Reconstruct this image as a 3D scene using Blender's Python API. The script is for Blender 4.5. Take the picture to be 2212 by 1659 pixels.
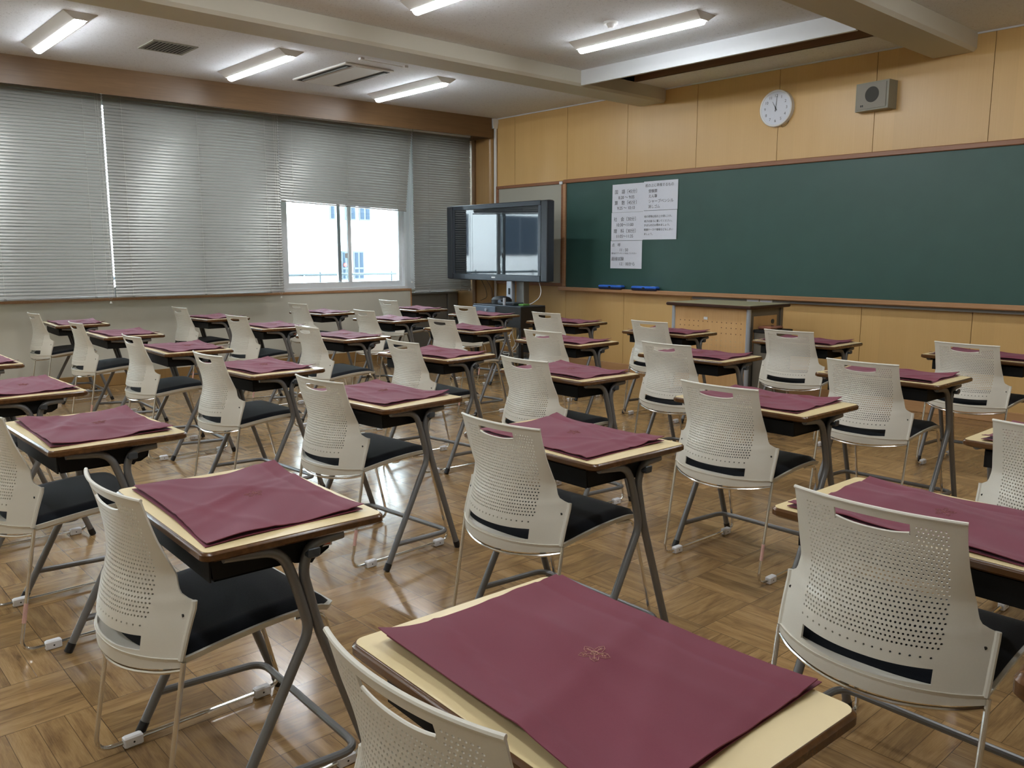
import bpy, math, random
from mathutils import Vector, Matrix
R = math.radians
for o in list(bpy.data.objects):
    bpy.data.objects.remove(o)
S = bpy.context.scene
COL = S.collection

# ------------------------------------------------------------------ camera
F_PX, YAW, PITCH, ROLL, CAM_H = 1802.47, 47.8403, 8.8296, 0.0731, 1.3266
cd = bpy.data.cameras.new('camera')
cam = bpy.data.objects.new('camera', cd)
COL.objects.link(cam)
cd.sensor_fit = 'HORIZONTAL'
cd.sensor_width = 36.0
cd.lens = 36.0 * F_PX / 2212.0
cd.clip_start = 0.02
cd.clip_end = 200
yw, pt, rl = R(YAW), R(PITCH), R(ROLL)
fw = Vector((-math.sin(yw) * math.cos(pt), math.cos(yw) * math.cos(pt), -math.sin(pt)))
rt = Vector((math.cos(yw), math.sin(yw), 0))
up = rt.cross(fw)
rt2 = rt * math.cos(rl) + up * math.sin(rl)
up2 = up * math.cos(rl) - rt * math.sin(rl)
cam.matrix_world = Matrix(((rt2.x, up2.x, -fw.x, 0), (rt2.y, up2.y, -fw.y, 0), (rt2.z, up2.z, -fw.z, CAM_H), (0, 0, 0, 1)))
S.camera = cam

# ------------------------------------------------------------------ world, light, exposure
LAMP_E = 14.0
SKY_E = 5.8
S.view_settings.view_transform = 'Standard'
S.view_settings.look = 'None'
S.view_settings.gamma = 1.0
S.view_settings.use_curve_mapping = False
S.view_settings.exposure = 1.9
w = bpy.data.worlds.new('world')
S.world = w
w.use_nodes = True
bg = w.node_tree.nodes['Background']
bg.inputs['Color'].default_value = (0.74, 0.87, 1.0, 1)
bg.inputs['Strength'].default_value = SKY_E
S.cycles.max_bounces = 8
S.cycles.diffuse_bounces = 4
S.cycles.glossy_bounces = 4
S.cycles.transparent_max_bounces = 12
S.cycles.caustics_reflective = False
S.cycles.caustics_refractive = False
S.cycles.sample_clamp_indirect = 6.0


# ------------------------------------------------------------------ node helper
class N:
    """tiny expression builder for shader nodes"""
    def __init__(s, name):
        s.m = bpy.data.materials.new(name)
        s.m.use_nodes = True
        s.t = s.m.node_tree
        s.b = s.t.nodes['Principled BSDF']

    def node(s, kind, **kw):
        n = s.t.nodes.new(kind)
        for k, v in kw.items():
            setattr(n, k, v)
        return n

    def put(s, sock, v):
        if isinstance(v, bpy.types.NodeSocket):
            s.t.links.new(v, sock)
        elif v is not None:
            sock.default_value = v

    def math(s, op, a, b=None, c=None):
        n = s.node('ShaderNodeMath', operation=op)
        s.put(n.inputs[0], a)
        if b is not None:
            s.put(n.inputs[1], b)
        if c is not None:
            s.put(n.inputs[2], c)
        return n.outputs[0]

    def coords(s, kind='Object'):
        t = s.node('ShaderNodeTexCoord')
        sp = s.node('ShaderNodeSeparateXYZ')
        s.t.links.new(t.outputs[kind], sp.inputs[0])
        return sp.outputs[0], sp.outputs[1], sp.outputs[2]

    def vec(s, x, y, z):
        n = s.node('ShaderNodeCombineXYZ')
        for i, v in enumerate((x, y, z)):
            s.put(n.inputs[i], v)
        return n.outputs[0]

    def noise(s, v, scale=1.0, detail=3.0, rough=0.5, dist=0.0):
        n = s.node('ShaderNodeTexNoise')
        s.put(n.inputs['Vector'], v)
        n.inputs['Scale'].default_value = scale
        n.inputs['Detail'].default_value = detail
        n.inputs['Roughness'].default_value = rough
        n.inputs['Distortion'].default_value = dist
        return n.outputs['Fac']

    def white(s, v):
        n = s.node('ShaderNodeTexWhiteNoise', noise_dimensions='3D')
        s.put(n.inputs['Vector'], v)
        return n.outputs['Value']

    def ramp(s, fac, stops):
        n = s.node('ShaderNodeValToRGB')
        e = n.color_ramp.elements
        while len(e) < len(stops):
            e.new(0.5)
        for el, (p, c) in zip(e, stops):
            el.position = p
            el.color = (c[0], c[1], c[2], 1)
        s.put(n.inputs[0], fac)
        return n.outputs[0]

    def mix(s, f, a, b, mode='MIX'):
        n = s.node('ShaderNodeMix', data_type='RGBA', blend_type=mode)
        s.put(n.inputs[0], f)
        s.put(n.inputs[6], a if isinstance(a, bpy.types.NodeSocket) else (a[0], a[1], a[2], 1))
        s.put(n.inputs[7], b if isinstance(b, bpy.types.NodeSocket) else (b[0], b[1], b[2], 1))
        return n.outputs[2]

    def bump(s, hgt, strength=0.2, dist=0.01):
        n = s.node('ShaderNodeBump')
        n.inputs['Strength'].default_value = strength
        n.inputs['Distance'].default_value = dist
        s.put(n.inputs['Height'], hgt)
        s.t.links.new(n.outputs[0], s.b.inputs['Normal'])

    def set(s, **kw):
        for k, v in kw.items():
            k = k.replace('_', ' ')
            sock = s.b.inputs[k]
            if isinstance(v, tuple) and len(v) == 3:
                v = (v[0], v[1], v[2], 1)
            s.put(sock, v)
        return s


def srgb(r, g, b):
    f = lambda c: (c / 255) / 12.92 if c / 255 <= 0.04045 else ((c / 255 + 0.055) / 1.055) ** 2.4
    return (f(r), f(g), f(b))


def plain(name, col, rough=0.5, metal=0.0, var=0.06, scale=30, bump=0.0, **kw):
    """simple procedural material: base colour with slight noise variation"""
    n = N(name)
    t = n.node('ShaderNodeTexCoord')
    f = n.noise(t.outputs['Object'], scale, 3)
    c = n.mix(f, tuple(max(0, x * (1 - var)) for x in col), tuple(min(1, x * (1 + var)) for x in col))
    n.set(Base_Color=c, Roughness=rough, Metallic=metal, **kw)
    if bump:
        n.bump(f, bump, 0.002)
    return n.m


def wood(name, cols, axis='z', rough=0.35, fine=90, bump=0.05, board=None, spec=0.5):
    """veneer: grain stretched along one axis; optional tone per board of given width along x"""
    n = N(name)
    x, y, z = n.coords()
    k = {'x': (1.2, fine, fine), 'y': (fine, 1.2, fine), 'z': (fine, fine, 1.2)}[axis]
    v = n.vec(n.math('MULTIPLY', x, k[0]), n.math('MULTIPLY', y, k[1]), n.math('MULTIPLY', z, k[2]))
    g = n.noise(v, 1.0, 4, 0.6, 0.3)
    k2 = [q * 0.06 if q > 5 else q * 0.5 for q in k]
    v2 = n.vec(n.math('MULTIPLY', x, k2[0]), n.math('MULTIPLY', y, k2[1]), n.math('MULTIPLY', z, k2[2]))
    g2 = n.noise(v2, 1.0, 3, 0.5, 0.8)
    f = n.math('ADD', n.math('MULTIPLY', g, 0.5), n.math('MULTIPLY', g2, 0.5))
    c = n.ramp(f, [(0.3, cols[0]), (0.5, cols[1]), (0.72, cols[2])])
    if board:
        r = n.white(n.vec(n.math('FLOOR', n.math('DIVIDE', n.math('ADD', x, 100.325), board)), 0.0, 0.0))
        c = n.mix(n.math('MULTIPLY', r, 0.22), c, tuple(q * 0.62 for q in cols[1]))
    n.set(Base_Color=c, Roughness=rough, Specular_IOR_Level=spec)
    n.bump(g, bump, 0.002)
    return n.m


def parquet():
    """basket weave oak parquet: 0.30 m squares of four strips, turning direction square by square"""
    n = N('oak_parquet')
    x, y, z = n.coords()
    B = 0.30
    u = n.math('DIVIDE', n.math('ADD', x, 30 * B + 1.94), B)
    v = n.math('DIVIDE', n.math('ADD', y, 30 * B - 2.72), B)
    iu, iv = n.math('FLOOR', u), n.math('FLOOR', v)
    fu, fv = n.math('FRACT', u), n.math('FRACT', v)
    par = n.math('MODULO', n.math('ADD', iu, iv), 2.0)
    # par = 0 -> strips run along x ; par = 1 -> strips run along y
    inv = n.math('SUBTRACT', 1.0, par)
    across = n.math('ADD', n.math('MULTIPLY', fv, inv), n.math('MULTIPLY', fu, par))
    along = n.math('ADD', n.math('MULTIPLY', fu, inv), n.math('MULTIPLY', fv, par))
    a4 = n.math('MULTIPLY', across, 4.0)
    k = n.math('FLOOR', a4)
    fa = n.math('FRACT', a4)
    rnd = n.white(n.vec(iu, iv, k))
    rnd2 = n.white(n.vec(iu, k, n.math('ADD', iv, 7.3)))
    blk = n.white(n.vec(iu, iv, 91.7))
    gv = n.vec(n.math('ADD', n.math('MULTIPLY', along, 1.6), n.math('MULTIPLY', rnd, 40)),
               n.math('ADD', n.math('MULTIPLY', across, 9), n.math('MULTIPLY', rnd2, 30)), rnd)
    g1 = n.noise(gv, 1.0, 5, 0.62, 0.5)
    gv2 = n.vec(n.math('ADD', n.math('MULTIPLY', along, 3.0), n.math('MULTIPLY', rnd2, 60)),
                n.math('MULTIPLY', across, 110), rnd)
    g2 = n.noise(gv2, 1.0, 3, 0.6, 0.4)
    f = n.math('ADD', n.math('MULTIPLY', g1, 0.72), n.math('MULTIPLY', g2, 0.28))
    col = n.ramp(f, [(0.28, srgb(96, 74, 50)), (0.40, srgb(142, 112, 76)), (0.52, srgb(164, 132, 90)), (0.72, srgb(188, 156, 110))])
    tone = n.math('ADD', n.math('MULTIPLY', rnd, 0.30), n.math('MULTIPLY', blk, 0.20))
    tone = n.math('ADD', tone, 0.62)
    tv = n.vec(tone, n.math('MULTIPLY', tone, 0.99), n.math('MULTIPLY', tone, 0.97))
    col = n.mix(1.0, col, tv, 'MULTIPLY')
    # worn dark patches
    t = n.node('ShaderNodeTexCoord')
    wear = n.noise(t.outputs['Object'], 1.6, 5, 0.65)
    wm = n.node('ShaderNodeMapRange')
    n.put(wm.inputs[0], wear)
    wm.inputs[1].default_value = 0.56
    wm.inputs[2].default_value = 0.74
    col = n.mix(n.math('MULTIPLY', wm.outputs[0], 0.35), col, srgb(96, 78, 58))
    # seams
    d1 = n.math('MULTIPLY', n.math('MINIMUM', fa, n.math('SUBTRACT', 1.0, fa)), B / 4)
    d2 = n.math('MULTIPLY', n.math('MINIMUM', along, n.math('SUBTRACT', 1.0, along)), B)
    s1 = n.math('LESS_THAN', d1, 0.0009)
    s2 = n.math('LESS_THAN', d2, 0.0012)
    seam = n.math('MAXIMUM', n.math('MULTIPLY', s1, 0.7), n.math('MULTIPLY', s2, 0.9))
    col = n.mix(seam, col, srgb(52, 38, 26))
    rr = n.noise(t.outputs['Object'], 9, 4, 0.6)
    rough = n.math('ADD', 0.10, n.math('MULTIPLY', rr, 0.14))
    n.set(Base_Color=col, Roughness=rough, Specular_IOR_Level=0.55)
    hb = n.math('SUBTRACT', n.math('ADD', n.math('MULTIPLY', f, 0.5), n.math('MULTIPLY', rnd2, 0.35)), n.math('MULTIPLY', seam, 1.0))
    n.bump(hb, 0.10, 0.002)
    return n.m


def speckled_ceiling():
    n = N('rock_wool_ceiling')
    t = n.node('ShaderNodeTexCoord')
    a = n.noise(t.outputs['Object'], 55, 4, 0.7, 1.5)
    m = n.node('ShaderNodeMapRange')
    n.put(m.inputs[0], a)
    m.inputs[1].default_value = 0.30
    m.inputs[2].default_value = 0.44
    c = n.mix(m.outputs[0], srgb(180, 181, 184), srgb(226, 229, 234))
    n.set(Base_Color=c, Roughness=0.95, Specular_IOR_Level=0.1)
    n.bump(a, 0.4, 0.003)
    return n.m


def emit(name, col, strength):
    n = N(name)
    n.set(Base_Color=col, Emission_Color=col, Emission_Strength=strength, Roughness=0.5)
    return n.m


def glass(name):
    m = bpy.data.materials.new(name)
    m.use_nodes = True
    t = m.node_tree
    t.nodes.clear()
    o = t.nodes.new('ShaderNodeOutputMaterial')
    mx = t.nodes.new('ShaderNodeMixShader')
    tr = t.nodes.new('ShaderNodeBsdfTransparent')
    gl = t.nodes.new('ShaderNodeBsdfGlossy')
    lw = t.nodes.new('ShaderNodeFresnel')
    lw.inputs[0].default_value = 1.45
    tr.inputs[0].default_value = (0.93, 0.96, 0.96, 1)
    gl.inputs['Roughness'].default_value = 0.02
    t.links.new(lw.outputs[0], mx.inputs[0])
    t.links.new(tr.outputs[0], mx.inputs[1])
    t.links.new(gl.outputs[0], mx.inputs[2])
    t.links.new(mx.outputs[0], o.inputs[0])
    return m


M = {}
M['floor'] = parquet()
M['ceiling'] = speckled_ceiling()
M['maple'] = wood('maple_panelling', (srgb(211, 172, 110), srgb(215, 177, 116), srgb(219, 182, 121)), 'z', 0.33, 90, 0.015, board=0.9158)
M['maple_dark'] = wood('shade_darkened_maple', (srgb(150, 116, 70), srgb(158, 124, 78), srgb(168, 134, 86)), 'z', 0.3, 60, 0.04)  # maple colour darkened to stand in for dim lighting on the corner column
M['base_wood'] = wood('skirting_wood', (srgb(176, 134, 92), srgb(190, 148, 104), srgb(202, 162, 118)), 'x', 0.35, 60, 0.03)
M['pelmet'] = wood('brown_pelmet_wood', (srgb(102, 77, 50), srgb(113, 86, 57), srgb(124, 95, 65)), 'y', 0.42, 70, 0.03)
M['frame_wood'] = wood('red_brown_frame_wood', (srgb(124, 82, 54), srgb(142, 96, 66), srgb(160, 114, 82)), 'x', 0.35, 80, 0.06)
M['tray_wood'] = wood('tray_wood', (srgb(158, 116, 80), srgb(176, 134, 96), srgb(194, 152, 114)), 'x', 0.35, 80, 0.06)
M['beam'] = plain('painted_beam', srgb(196, 191, 176), 0.7, 0, 0.03, 6)
M['white_box'] = plain('white_painted_box', srgb(216, 220, 224), 0.55, 0, 0.02)
M['recess'] = wood('recess_wood', (srgb(120, 92, 68), srgb(134, 104, 78), srgb(146, 116, 88)), 'x', 0.6, 60, 0.03)
M['left_wall'] = plain('off_white_wall_paint', srgb(205, 202, 188), 0.6, 0, 0.05, 4)
M['back_wall'] = plain('cream_wall_paint', srgb(214, 208, 192), 0.7, 0, 0.03, 4)
M['alu'] = plain('aluminium_sash', srgb(226, 230, 233), 0.35, 0.0, 0.03)
M['glass'] = glass('window_glass')
M['slat'] = plain('blind_slat_paint', srgb(156, 155, 150), 0.30, 0.2, 0.03, 8)
M['cord'] = plain('blind_cord', srgb(200, 198, 190), 0.7)
M['green_board'] = plain('chalkboard_green', (0.034, 0.092, 0.078), 0.42, 0, 0.10, 5)
M['grey_board'] = plain('grey_notice_board', srgb(168, 166, 152), 0.5, 0, 0.03, 5)
M['chair'] = plain('ivory_plastic', srgb(214, 210, 198), 0.38, 0, 0.03, 300, 0.05)
M['pad'] = plain('navy_seat_fabric', (0.004, 0.006, 0.010), 0.85, 0, 0.3, 500, 0.3, Specular_IOR_Level=0.2, Sheen_Weight=0.16, Sheen_Roughness=0.4)
M['chrome'] = plain('satin_chrome', (0.74, 0.73, 0.70), 0.16, 1.0, 0.05, 20)
M['glide'] = plain('white_nylon', srgb(226, 226, 228), 0.45, 0, 0.03)
M['dark'] = plain('black_plastic', (0.008, 0.008, 0.009), 0.45, 0, 0.1)
M['pink'] = plain('pink_label', srgb(212, 170, 162), 0.5, 0, 0.3, 400)
M['laminate'] = plain('cream_laminate', srgb(224, 204, 156), 0.30, 0, 0.03, 14)
M['band'] = wood('brown_edge_wood', (srgb(70, 45, 22), srgb(92, 61, 32), srgb(118, 81, 46)), 'x', 0.22, 60, 0.05)
M['steel'] = plain('grey_powder_coat_steel', srgb(118, 118, 118), 0.36, 0.35, 0.05)
M['tray'] = plain('black_moulded_tray', (0.004, 0.004, 0.004), 0.6, 0, 0.1, Specular_IOR_Level=0.25)
M['hook'] = plain('grey_plastic_hook', srgb(58, 62, 66), 0.4)
M['red'] = plain('red_label_print', srgb(190, 70, 40), 0.5)
M['paper'] = plain('white_paper', srgb(222, 228, 240), 0.7, 0, 0.02)
M['ink'] = plain('grey_ink', srgb(88, 90, 96), 0.7)
M['white'] = plain('white_plastic', srgb(228, 230, 230), 0.4, 0, 0.02)
M['lampbody'] = plain('white_lamp_housing', srgb(214, 212, 208), 0.5, 0, 0.02)
M['led'] = emit('led_diffuser', (0.93, 0.97, 1.0), LAMP_E)
M['tv'] = plain('charcoal_tv_casing', (0.035, 0.045, 0.058), 0.32, 0.2, 0.1)
M['tvside'] = plain('tv_speaker_grille', (0.035, 0.042, 0.052), 0.5, 0.2, 0.1, 200)
M['screen'] = plain('dark_glossy_screen', (0.018, 0.024, 0.030), 0.03, 0, 0.02, 3, Specular_IOR_Level=0.75)
M['silver'] = plain('silver_stand_column', srgb(196, 204, 216), 0.3, 0.6, 0.03)
M['greypost'] = plain('grey_stand_metal', srgb(128, 128, 124), 0.4, 0.4, 0.05)
M['bluegrey'] = plain('blue_grey_cabinet', srgb(104, 116, 132), 0.4, 0.3, 0.05)
M['blue'] = plain('blue_eraser_plastic', srgb(60, 122, 232), 0.4, 0, 0.12, 60)
M['felt'] = plain('dark_blue_felt', srgb(26, 36, 66), 0.9)
M['grille'] = plain('speaker_cloth', srgb(150, 146, 136), 0.8, 0, 0.08, 500)
M['cone'] = plain('dark_speaker_cone', srgb(70, 70, 66), 0.8, 0, 0.12, 400)
M['spbox'] = plain('grey_green_speaker_box', srgb(142, 140, 126), 0.5, 0, 0.04)
M['ventdark'] = plain('dark_vent_void', srgb(40, 38, 34), 0.8)
M['ventslat'] = plain('grey_vent_slat', srgb(112, 108, 98), 0.6)
M['lect_wood'] = wood('lectern_board', (srgb(196, 152, 98), srgb(206, 164, 110), srgb(214, 174, 122)), 'z', 0.45, 90, 0.03)
M['lect_top'] = plain('olive_laminate', srgb(178, 172, 138), 0.3, 0, 0.04)
M['lect_grey'] = plain('grey_lectern_metal', srgb(116, 110, 98), 0.45, 0.3, 0.04)
M['darkbrown'] = plain('dark_brown_edge', srgb(58, 34, 24), 0.35)
M['green'] = plain('green_plastic', srgb(96, 150, 70), 0.5)
M['conc'] = plain('white_render', srgb(236, 234, 228), 0.9, 0, 0.02, 1)
M['outglass'] = plain('blue_grey_window_pane', (0.024, 0.036, 0.050), 0.6, 0, 0.05, 30, Specular_IOR_Level=0.1)
M['outframe'] = plain('grey_window_frame', (0.035, 0.045, 0.058), 0.4)
M['terrace'] = plain('pale_concrete', srgb(186, 182, 176), 0.9, 0, 0.06, 2)
M['brick'] = plain('red_brown_roof_wall', (0.12, 0.05, 0.04), 0.9, 0, 0.08, 2)
M['leaf'] = plain('shrub_green', srgb(110, 140, 60), 0.8, 0, 0.25, 6)
M['rail'] = plain('pale_blue_rail_paint', (0.06, 0.08, 0.09), 0.6)
M['redsign'] = plain('red_sign', srgb(214, 50, 40), 0.5)
M['table_brown'] = plain('reddish_brown_table_top', srgb(150, 100, 82), 0.2, 0, 0.08, 20)


def cloth_mat():
    n = N('maroon_cloth')
    t = n.node('ShaderNodeTexCoord')
    a = n.noise(t.outputs['Object'], 900, 2, 0.6)
    b = n.noise(t.outputs['Object'], 5, 3, 0.5)
    c = n.mix(n.math('ADD', n.math('MULTIPLY', a, 0.5), n.math('MULTIPLY', b, 0.5)), (0.130, 0.020, 0.036), (0.195, 0.036, 0.058))
    n.set(Base_Color=c, Roughness=0.72, Sheen_Weight=0.22, Sheen_Roughness=0.35, Specular_IOR_Level=0.3)
    n.t.nodes['Principled BSDF'].inputs['Sheen Tint'].default_value = (0.9, 0.75, 0.9, 1)
    n.bump(a, 0.15, 0.001)
    return n.m


M['cloth'] = cloth_mat()
M['gold_faint'] = plain('faded_gold_print', srgb(152, 98, 92), 0.65, 0.0, 0.2, 300)
M['gold'] = plain('gold_print', srgb(190, 146, 124), 0.6, 0.0, 0.2, 300)


# ------------------------------------------------------------------ mesh helper
class MB:
    def __init__(s):
        s.v, s.f, s.m, s.mats = [], [], [], []
        s.cur = 0

    def mat(s, m):
        if m not in s.mats:
            s.mats.append(m)
        s.cur = s.mats.index(m)
        return s

    def add(s, vs, fs):
        k = len(s.v)
        s.v += [tuple(v) for v in vs]
        s.f += [tuple(i + k for i in f) for f in fs]
        s.m += [s.cur] * len(fs)
        return s

    def box(s, x0, x1, y0, y1, z0, z1, bev=0.0):
        if bev <= 0:
            vs = [(x0, y0, z0), (x1, y0, z0), (x1, y1, z0), (x0, y1, z0), (x0, y0, z1), (x1, y0, z1), (x1, y1, z1), (x0, y1, z1)]
            return s.add(vs, [(0, 3, 2, 1), (4, 5, 6, 7), (0, 1, 5, 4), (1, 2, 6, 5), (2, 3, 7, 6), (3, 0, 4, 7)])
        b = min(bev, (x1 - x0) * .49, (y1 - y0) * .49, (z1 - z0) * .49)
        rings = []
        for z, ins in ((z0, b), (z0 + b, 0), (z1 - b, 0), (z1, b)):
            X0, X1, Y0, Y1 = x0 + ins, x1 - ins, y0 + ins, y1 - ins
            c = b * .7
            rings.append([(X0 + c, Y0, z), (X1 - c, Y0, z), (X1, Y0 + c, z), (X1, Y1 - c, z), (X1 - c, Y1, z), (X0 + c, Y1, z), (X0, Y1 - c, z), (X0, Y0 + c, z)])
        return s.loft(rings)

    def loft(s, rings, cap=True, closed=True):
        n = len(rings[0])
        vs = [p for r in rings for p in r]
        fs = []
        for i in range(len(rings) - 1):
            for j in range(n if closed else n - 1):
                a, b = i * n + j, i * n + (j + 1) % n
                fs.append((a, b, b + n, a + n))
        if cap:
            fs.append(tuple(range(n - 1, -1, -1)))
            fs.append(tuple((len(rings) - 1) * n + j for j in range(n)))
        return s.add(vs, fs)

    def prism(s, pts, a0, a1, axis='z'):
        """pts = 2D outline, extruded along axis"""
        mk = {'z': lambda p, a: (p[0], p[1], a), 'x': lambda p, a: (a, p[0], p[1]), 'y': lambda p, a: (p[0], a, p[1])}[axis]
        return s.loft([[mk(p, a0) for p in pts], [mk(p, a1) for p in pts]])

    def cyl(s, c, r, h, axis='z', n=20, r2=None):
        r2 = r if r2 is None else r2
        mk = {'z': lambda u, v, a: (c[0] + u, c[1] + v, c[2] + a), 'x': lambda u, v, a: (c[0] + a, c[1] + u, c[2] + v), 'y': lambda u, v, a: (c[0] + v, c[1] + a, c[2] + u)}[axis]
        ring = lambda rr, a: [mk(rr * math.cos(2 * math.pi * k / n), rr * math.sin(2 * math.pi * k / n), a) for k in range(n)]
        return s.loft([ring(r, 0), ring(r2, h)])

    def tube(s, path, r, n=8, cap=True):
        P = [Vector(p) for p in path]
        rings = []
        u = None
        for i, p in enumerate(P):
            d = (P[min(i + 1, len(P) - 1)] - P[max(i - 1, 0)]).normalized()
            if u is None:
                u = d.orthogonal().normalized()
            u = (u - d * u.dot(d)).normalized()
            v = d.cross(u)
            rings.append([tuple(p + u * (r * math.cos(2 * math.pi * k / n)) + v * (r * math.sin(2 * math.pi * k / n))) for k in range(n)])
        return s.loft(rings, cap)

    def grid(s, rows):
        n = len(rows[0])
        vs = [p for r in rows for p in r]
        fs = [(i * n + j, i * n + j + 1, (i + 1) * n + j + 1, (i + 1) * n + j) for i in range(len(rows) - 1) for j in range(n - 1)]
        return s.add(vs, fs)

    def build(s, name, mat=None, parent=None, smooth=None, angle=35):
        me = bpy.data.meshes.new(name)
        me.from_pydata(s.v, [], s.f)
        for mm in (s.mats or [mat]):
            me.materials.append(M[mm] if isinstance(mm, str) else mm)
        if s.mats:
            me.polygons.foreach_set('material_index', s.m)
        if smooth is None or smooth:
            me.polygons.foreach_set('use_smooth', [True] * len(me.polygons))
            me.set_sharp_from_angle(angle=R(angle))
        me.update()
        o = bpy.data.objects.new(name, me)
        COL.objects.link(o)
        if parent:
            o.parent = parent
        return o


def fillet(pts, r, seg=5):
    """round the corners of a polyline"""
    P = [Vector(p) for p in pts]
    rr = r if isinstance(r, (list, tuple)) else [r] * len(P)
    out = [tuple(P[0])]
    for i in range(1, len(P) - 1):
        a, b, c = P[i - 1], P[i], P[i + 1]
        d1, d2 = (a - b), (c - b)
        t = min(rr[i], d1.length * .49, d2.length * .49)
        p, q = b + d1.normalized() * t, b + d2.normalized() * t
        for k in range(seg + 1):
            u = k / seg
            out.append(tuple(p * (1 - u) ** 2 + b * 2 * u * (1 - u) + q * u * u))
    out.append(tuple(P[-1]))
    return out


def empty(name, loc=(0, 0, 0), rz=0.0):
    o = bpy.data.objects.new(name, None)
    o.location = loc
    o.rotation_euler = (0, 0, rz)
    o.empty_display_size = 0.1
    COL.objects.link(o)
    return o


def tag(o, label, cat, group=None):
    o['label'] = label
    o['category'] = cat
    if group:
        o['group'] = group
    return o


def struct(o):
    o['kind'] = 'structure'
    return o


KIDS = {}


def copy_tree(o, parent=None):
    c = o.copy()
    COL.objects.link(c)
    if parent:
        c.parent = parent
    for ch in [q for q in bpy.data.objects if q.parent == o]:
        copy_tree(ch, c)
    return c


def text(name, body, size, loc, rot, mat, parent=None, align='LEFT', sx=1.0, bold=0.0):
    cu = bpy.data.curves.new(name, 'FONT')
    cu.body = body
    cu.size = size
    cu.align_x = align
    cu.offset = bold
    ob = bpy.data.objects.new(name + '_src', cu)
    COL.objects.link(ob)
    bpy.context.view_layer.update()
    me = bpy.data.meshes.new_from_object(ob.evaluated_get(bpy.context.evaluated_depsgraph_get()))
    bpy.data.objects.remove(ob)
    me.materials.clear()
    me.materials.append(M[mat])
    o = bpy.data.objects.new(name, me)
    COL.objects.link(o)
    o.location = loc
    o.rotation_euler = rot
    o.scale = (sx, 1, 1)
    if parent:
        o.parent = parent
    return o


rnd = random.Random(7)

# ------------------------------------------------------------------ room shell
YF, XC, CEIL = 7.29, -8.37, 3.04           # front wall, inner left corner, ceiling height
X0, X1, Y0 = -9.25, 1.75, -3.2             # outer left, right wall, back wall
BEAMS = [(-6.02, -5.66), (-2.99, -2.64), (0.04, 0.39)]

struct(MB().box(X0, X1, Y0, YF + .1, -0.06, 0.0).build('floor', 'floor', smooth=False))

b = MB().mat('ceiling')
RX0, RX1, RY0, RY1 = -5.66, -2.99, 6.03, 6.78
b.box(X0, RX0, Y0, YF, CEIL, CEIL + .06)
b.box(RX0, RX1, Y0, RY0, CEIL, CEIL + .06)
b.box(RX0, RX1, RY1, YF, CEIL, CEIL + .06)
b.box(RX1, X1, Y0, YF, CEIL, CEIL + .06)
b.mat('recess')
b.box(RX0, RX1, RY0 - .02, RY0, CEIL + .06, CEIL + .42)
b.box(RX0, RX1, RY1 - .004, RY1 + .02, CEIL, CEIL + .42)
b.box(RX0 - .02, RX0, RY0, RY1, CEIL + .0, CEIL + .42)
b.box(RX1, RX1 + .02, RY0, RY1, CEIL + .06, CEIL + .42)
b.box(RX0, RX1, RY0, RY1, CEIL + .40, CEIL + .44)
struct(b.build('ceiling', smooth=False))

# front wall: separate veneer boards with dark joints between
b = MB().mat('ventdark')
b.box(X0, X1 + .1, YF + .012, YF + .12, 0, CEIL + .1)
b.mat('maple')
xs = [-2.506 + .9158 * k for k in range(-6, 6)]
edges = [XC - .05] + [x for x in xs if XC < x < X1] + [X1]
for a, c in zip(edges[:-1], edges[1:]):
    b.box(a + .0025, c - .0025, YF, YF + .015, 0.09, CEIL)
struct(b.build('wall_front', smooth=False))
b = MB().box(XC, X1, YF - .014, YF + .004, 0, .095, .003)
struct(b.build('baseboard_front', 'base_wood', smooth=False))
struct(MB().box(X1, X1 + .1, Y0, YF + .1, 0, CEIL + .1).build('wall_right', 'back_wall', smooth=False))
struct(MB().box(X0, X1 + .1, Y0 - .1, Y0, 0, CEIL + .1).build('wall_back', 'back_wall', smooth=False))

# left wall: low painted wall, lintel, piers, corner column in maple
LW = -8.97
b = MB().mat('left_wall')
b.box(X0, LW, Y0, 6.34, 0, 0.875)
b.box(X0, LW - .06, Y0, 7.21, 2.86, CEIL + .05)
for ya, yb in ((-3.2, -2.6), (-0.86, -0.78), (0.98, 1.06), (2.88, 2.92), (4.50, 4.58), (6.32, 6.44)):
    b.mat('white_box').box(X0, LW - .05, ya, yb, 0.875, 2.86)
b.mat('left_wall').box(X0, LW - .14, 6.34, 7.25, 0, .875)
struct(b.build('wall_left', smooth=False))
b = MB()
b.box(LW - .001, LW + .012, Y0, 6.335, 0, .125, .003)
struct(b.build('baseboard_left', 'maple_dark', smooth=False))
# maple clad corner column with a rounded reveal
b = MB()
pts = [(X0, YF + .01), (X0, 7.20), (-8.66, 7.20)]
for k in range(7):
    a = k / 6 * math.pi / 2
    pts.append((-8.42 + .05 * math.sin(a), 7.25 - .05 * math.cos(a)))
pts.append((XC, YF + .01))
b.prism(pts[::-1], 0.0, 1.955, 'z')
b.prism(pts[::-1], 1.960, CEIL, 'z')
struct(b.build('wall_corner', 'maple_dark'))
b = MB()
b.box(-8.72, -8.66, 7.175, 7.20, .0, 2.80)
struct(b.build('trim_1', 'pelmet', smooth=False))
# sill board and corner strip of the low wall
b = MB()
b.box(LW - .10, LW + .012, Y0, 6.352, .862, .888, .003)
b.box(LW - .14, LW + .012, 6.338, 6.352, 0, .864)
struct(b.build('trim_2', 'tray_wood', smooth=False))
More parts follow.
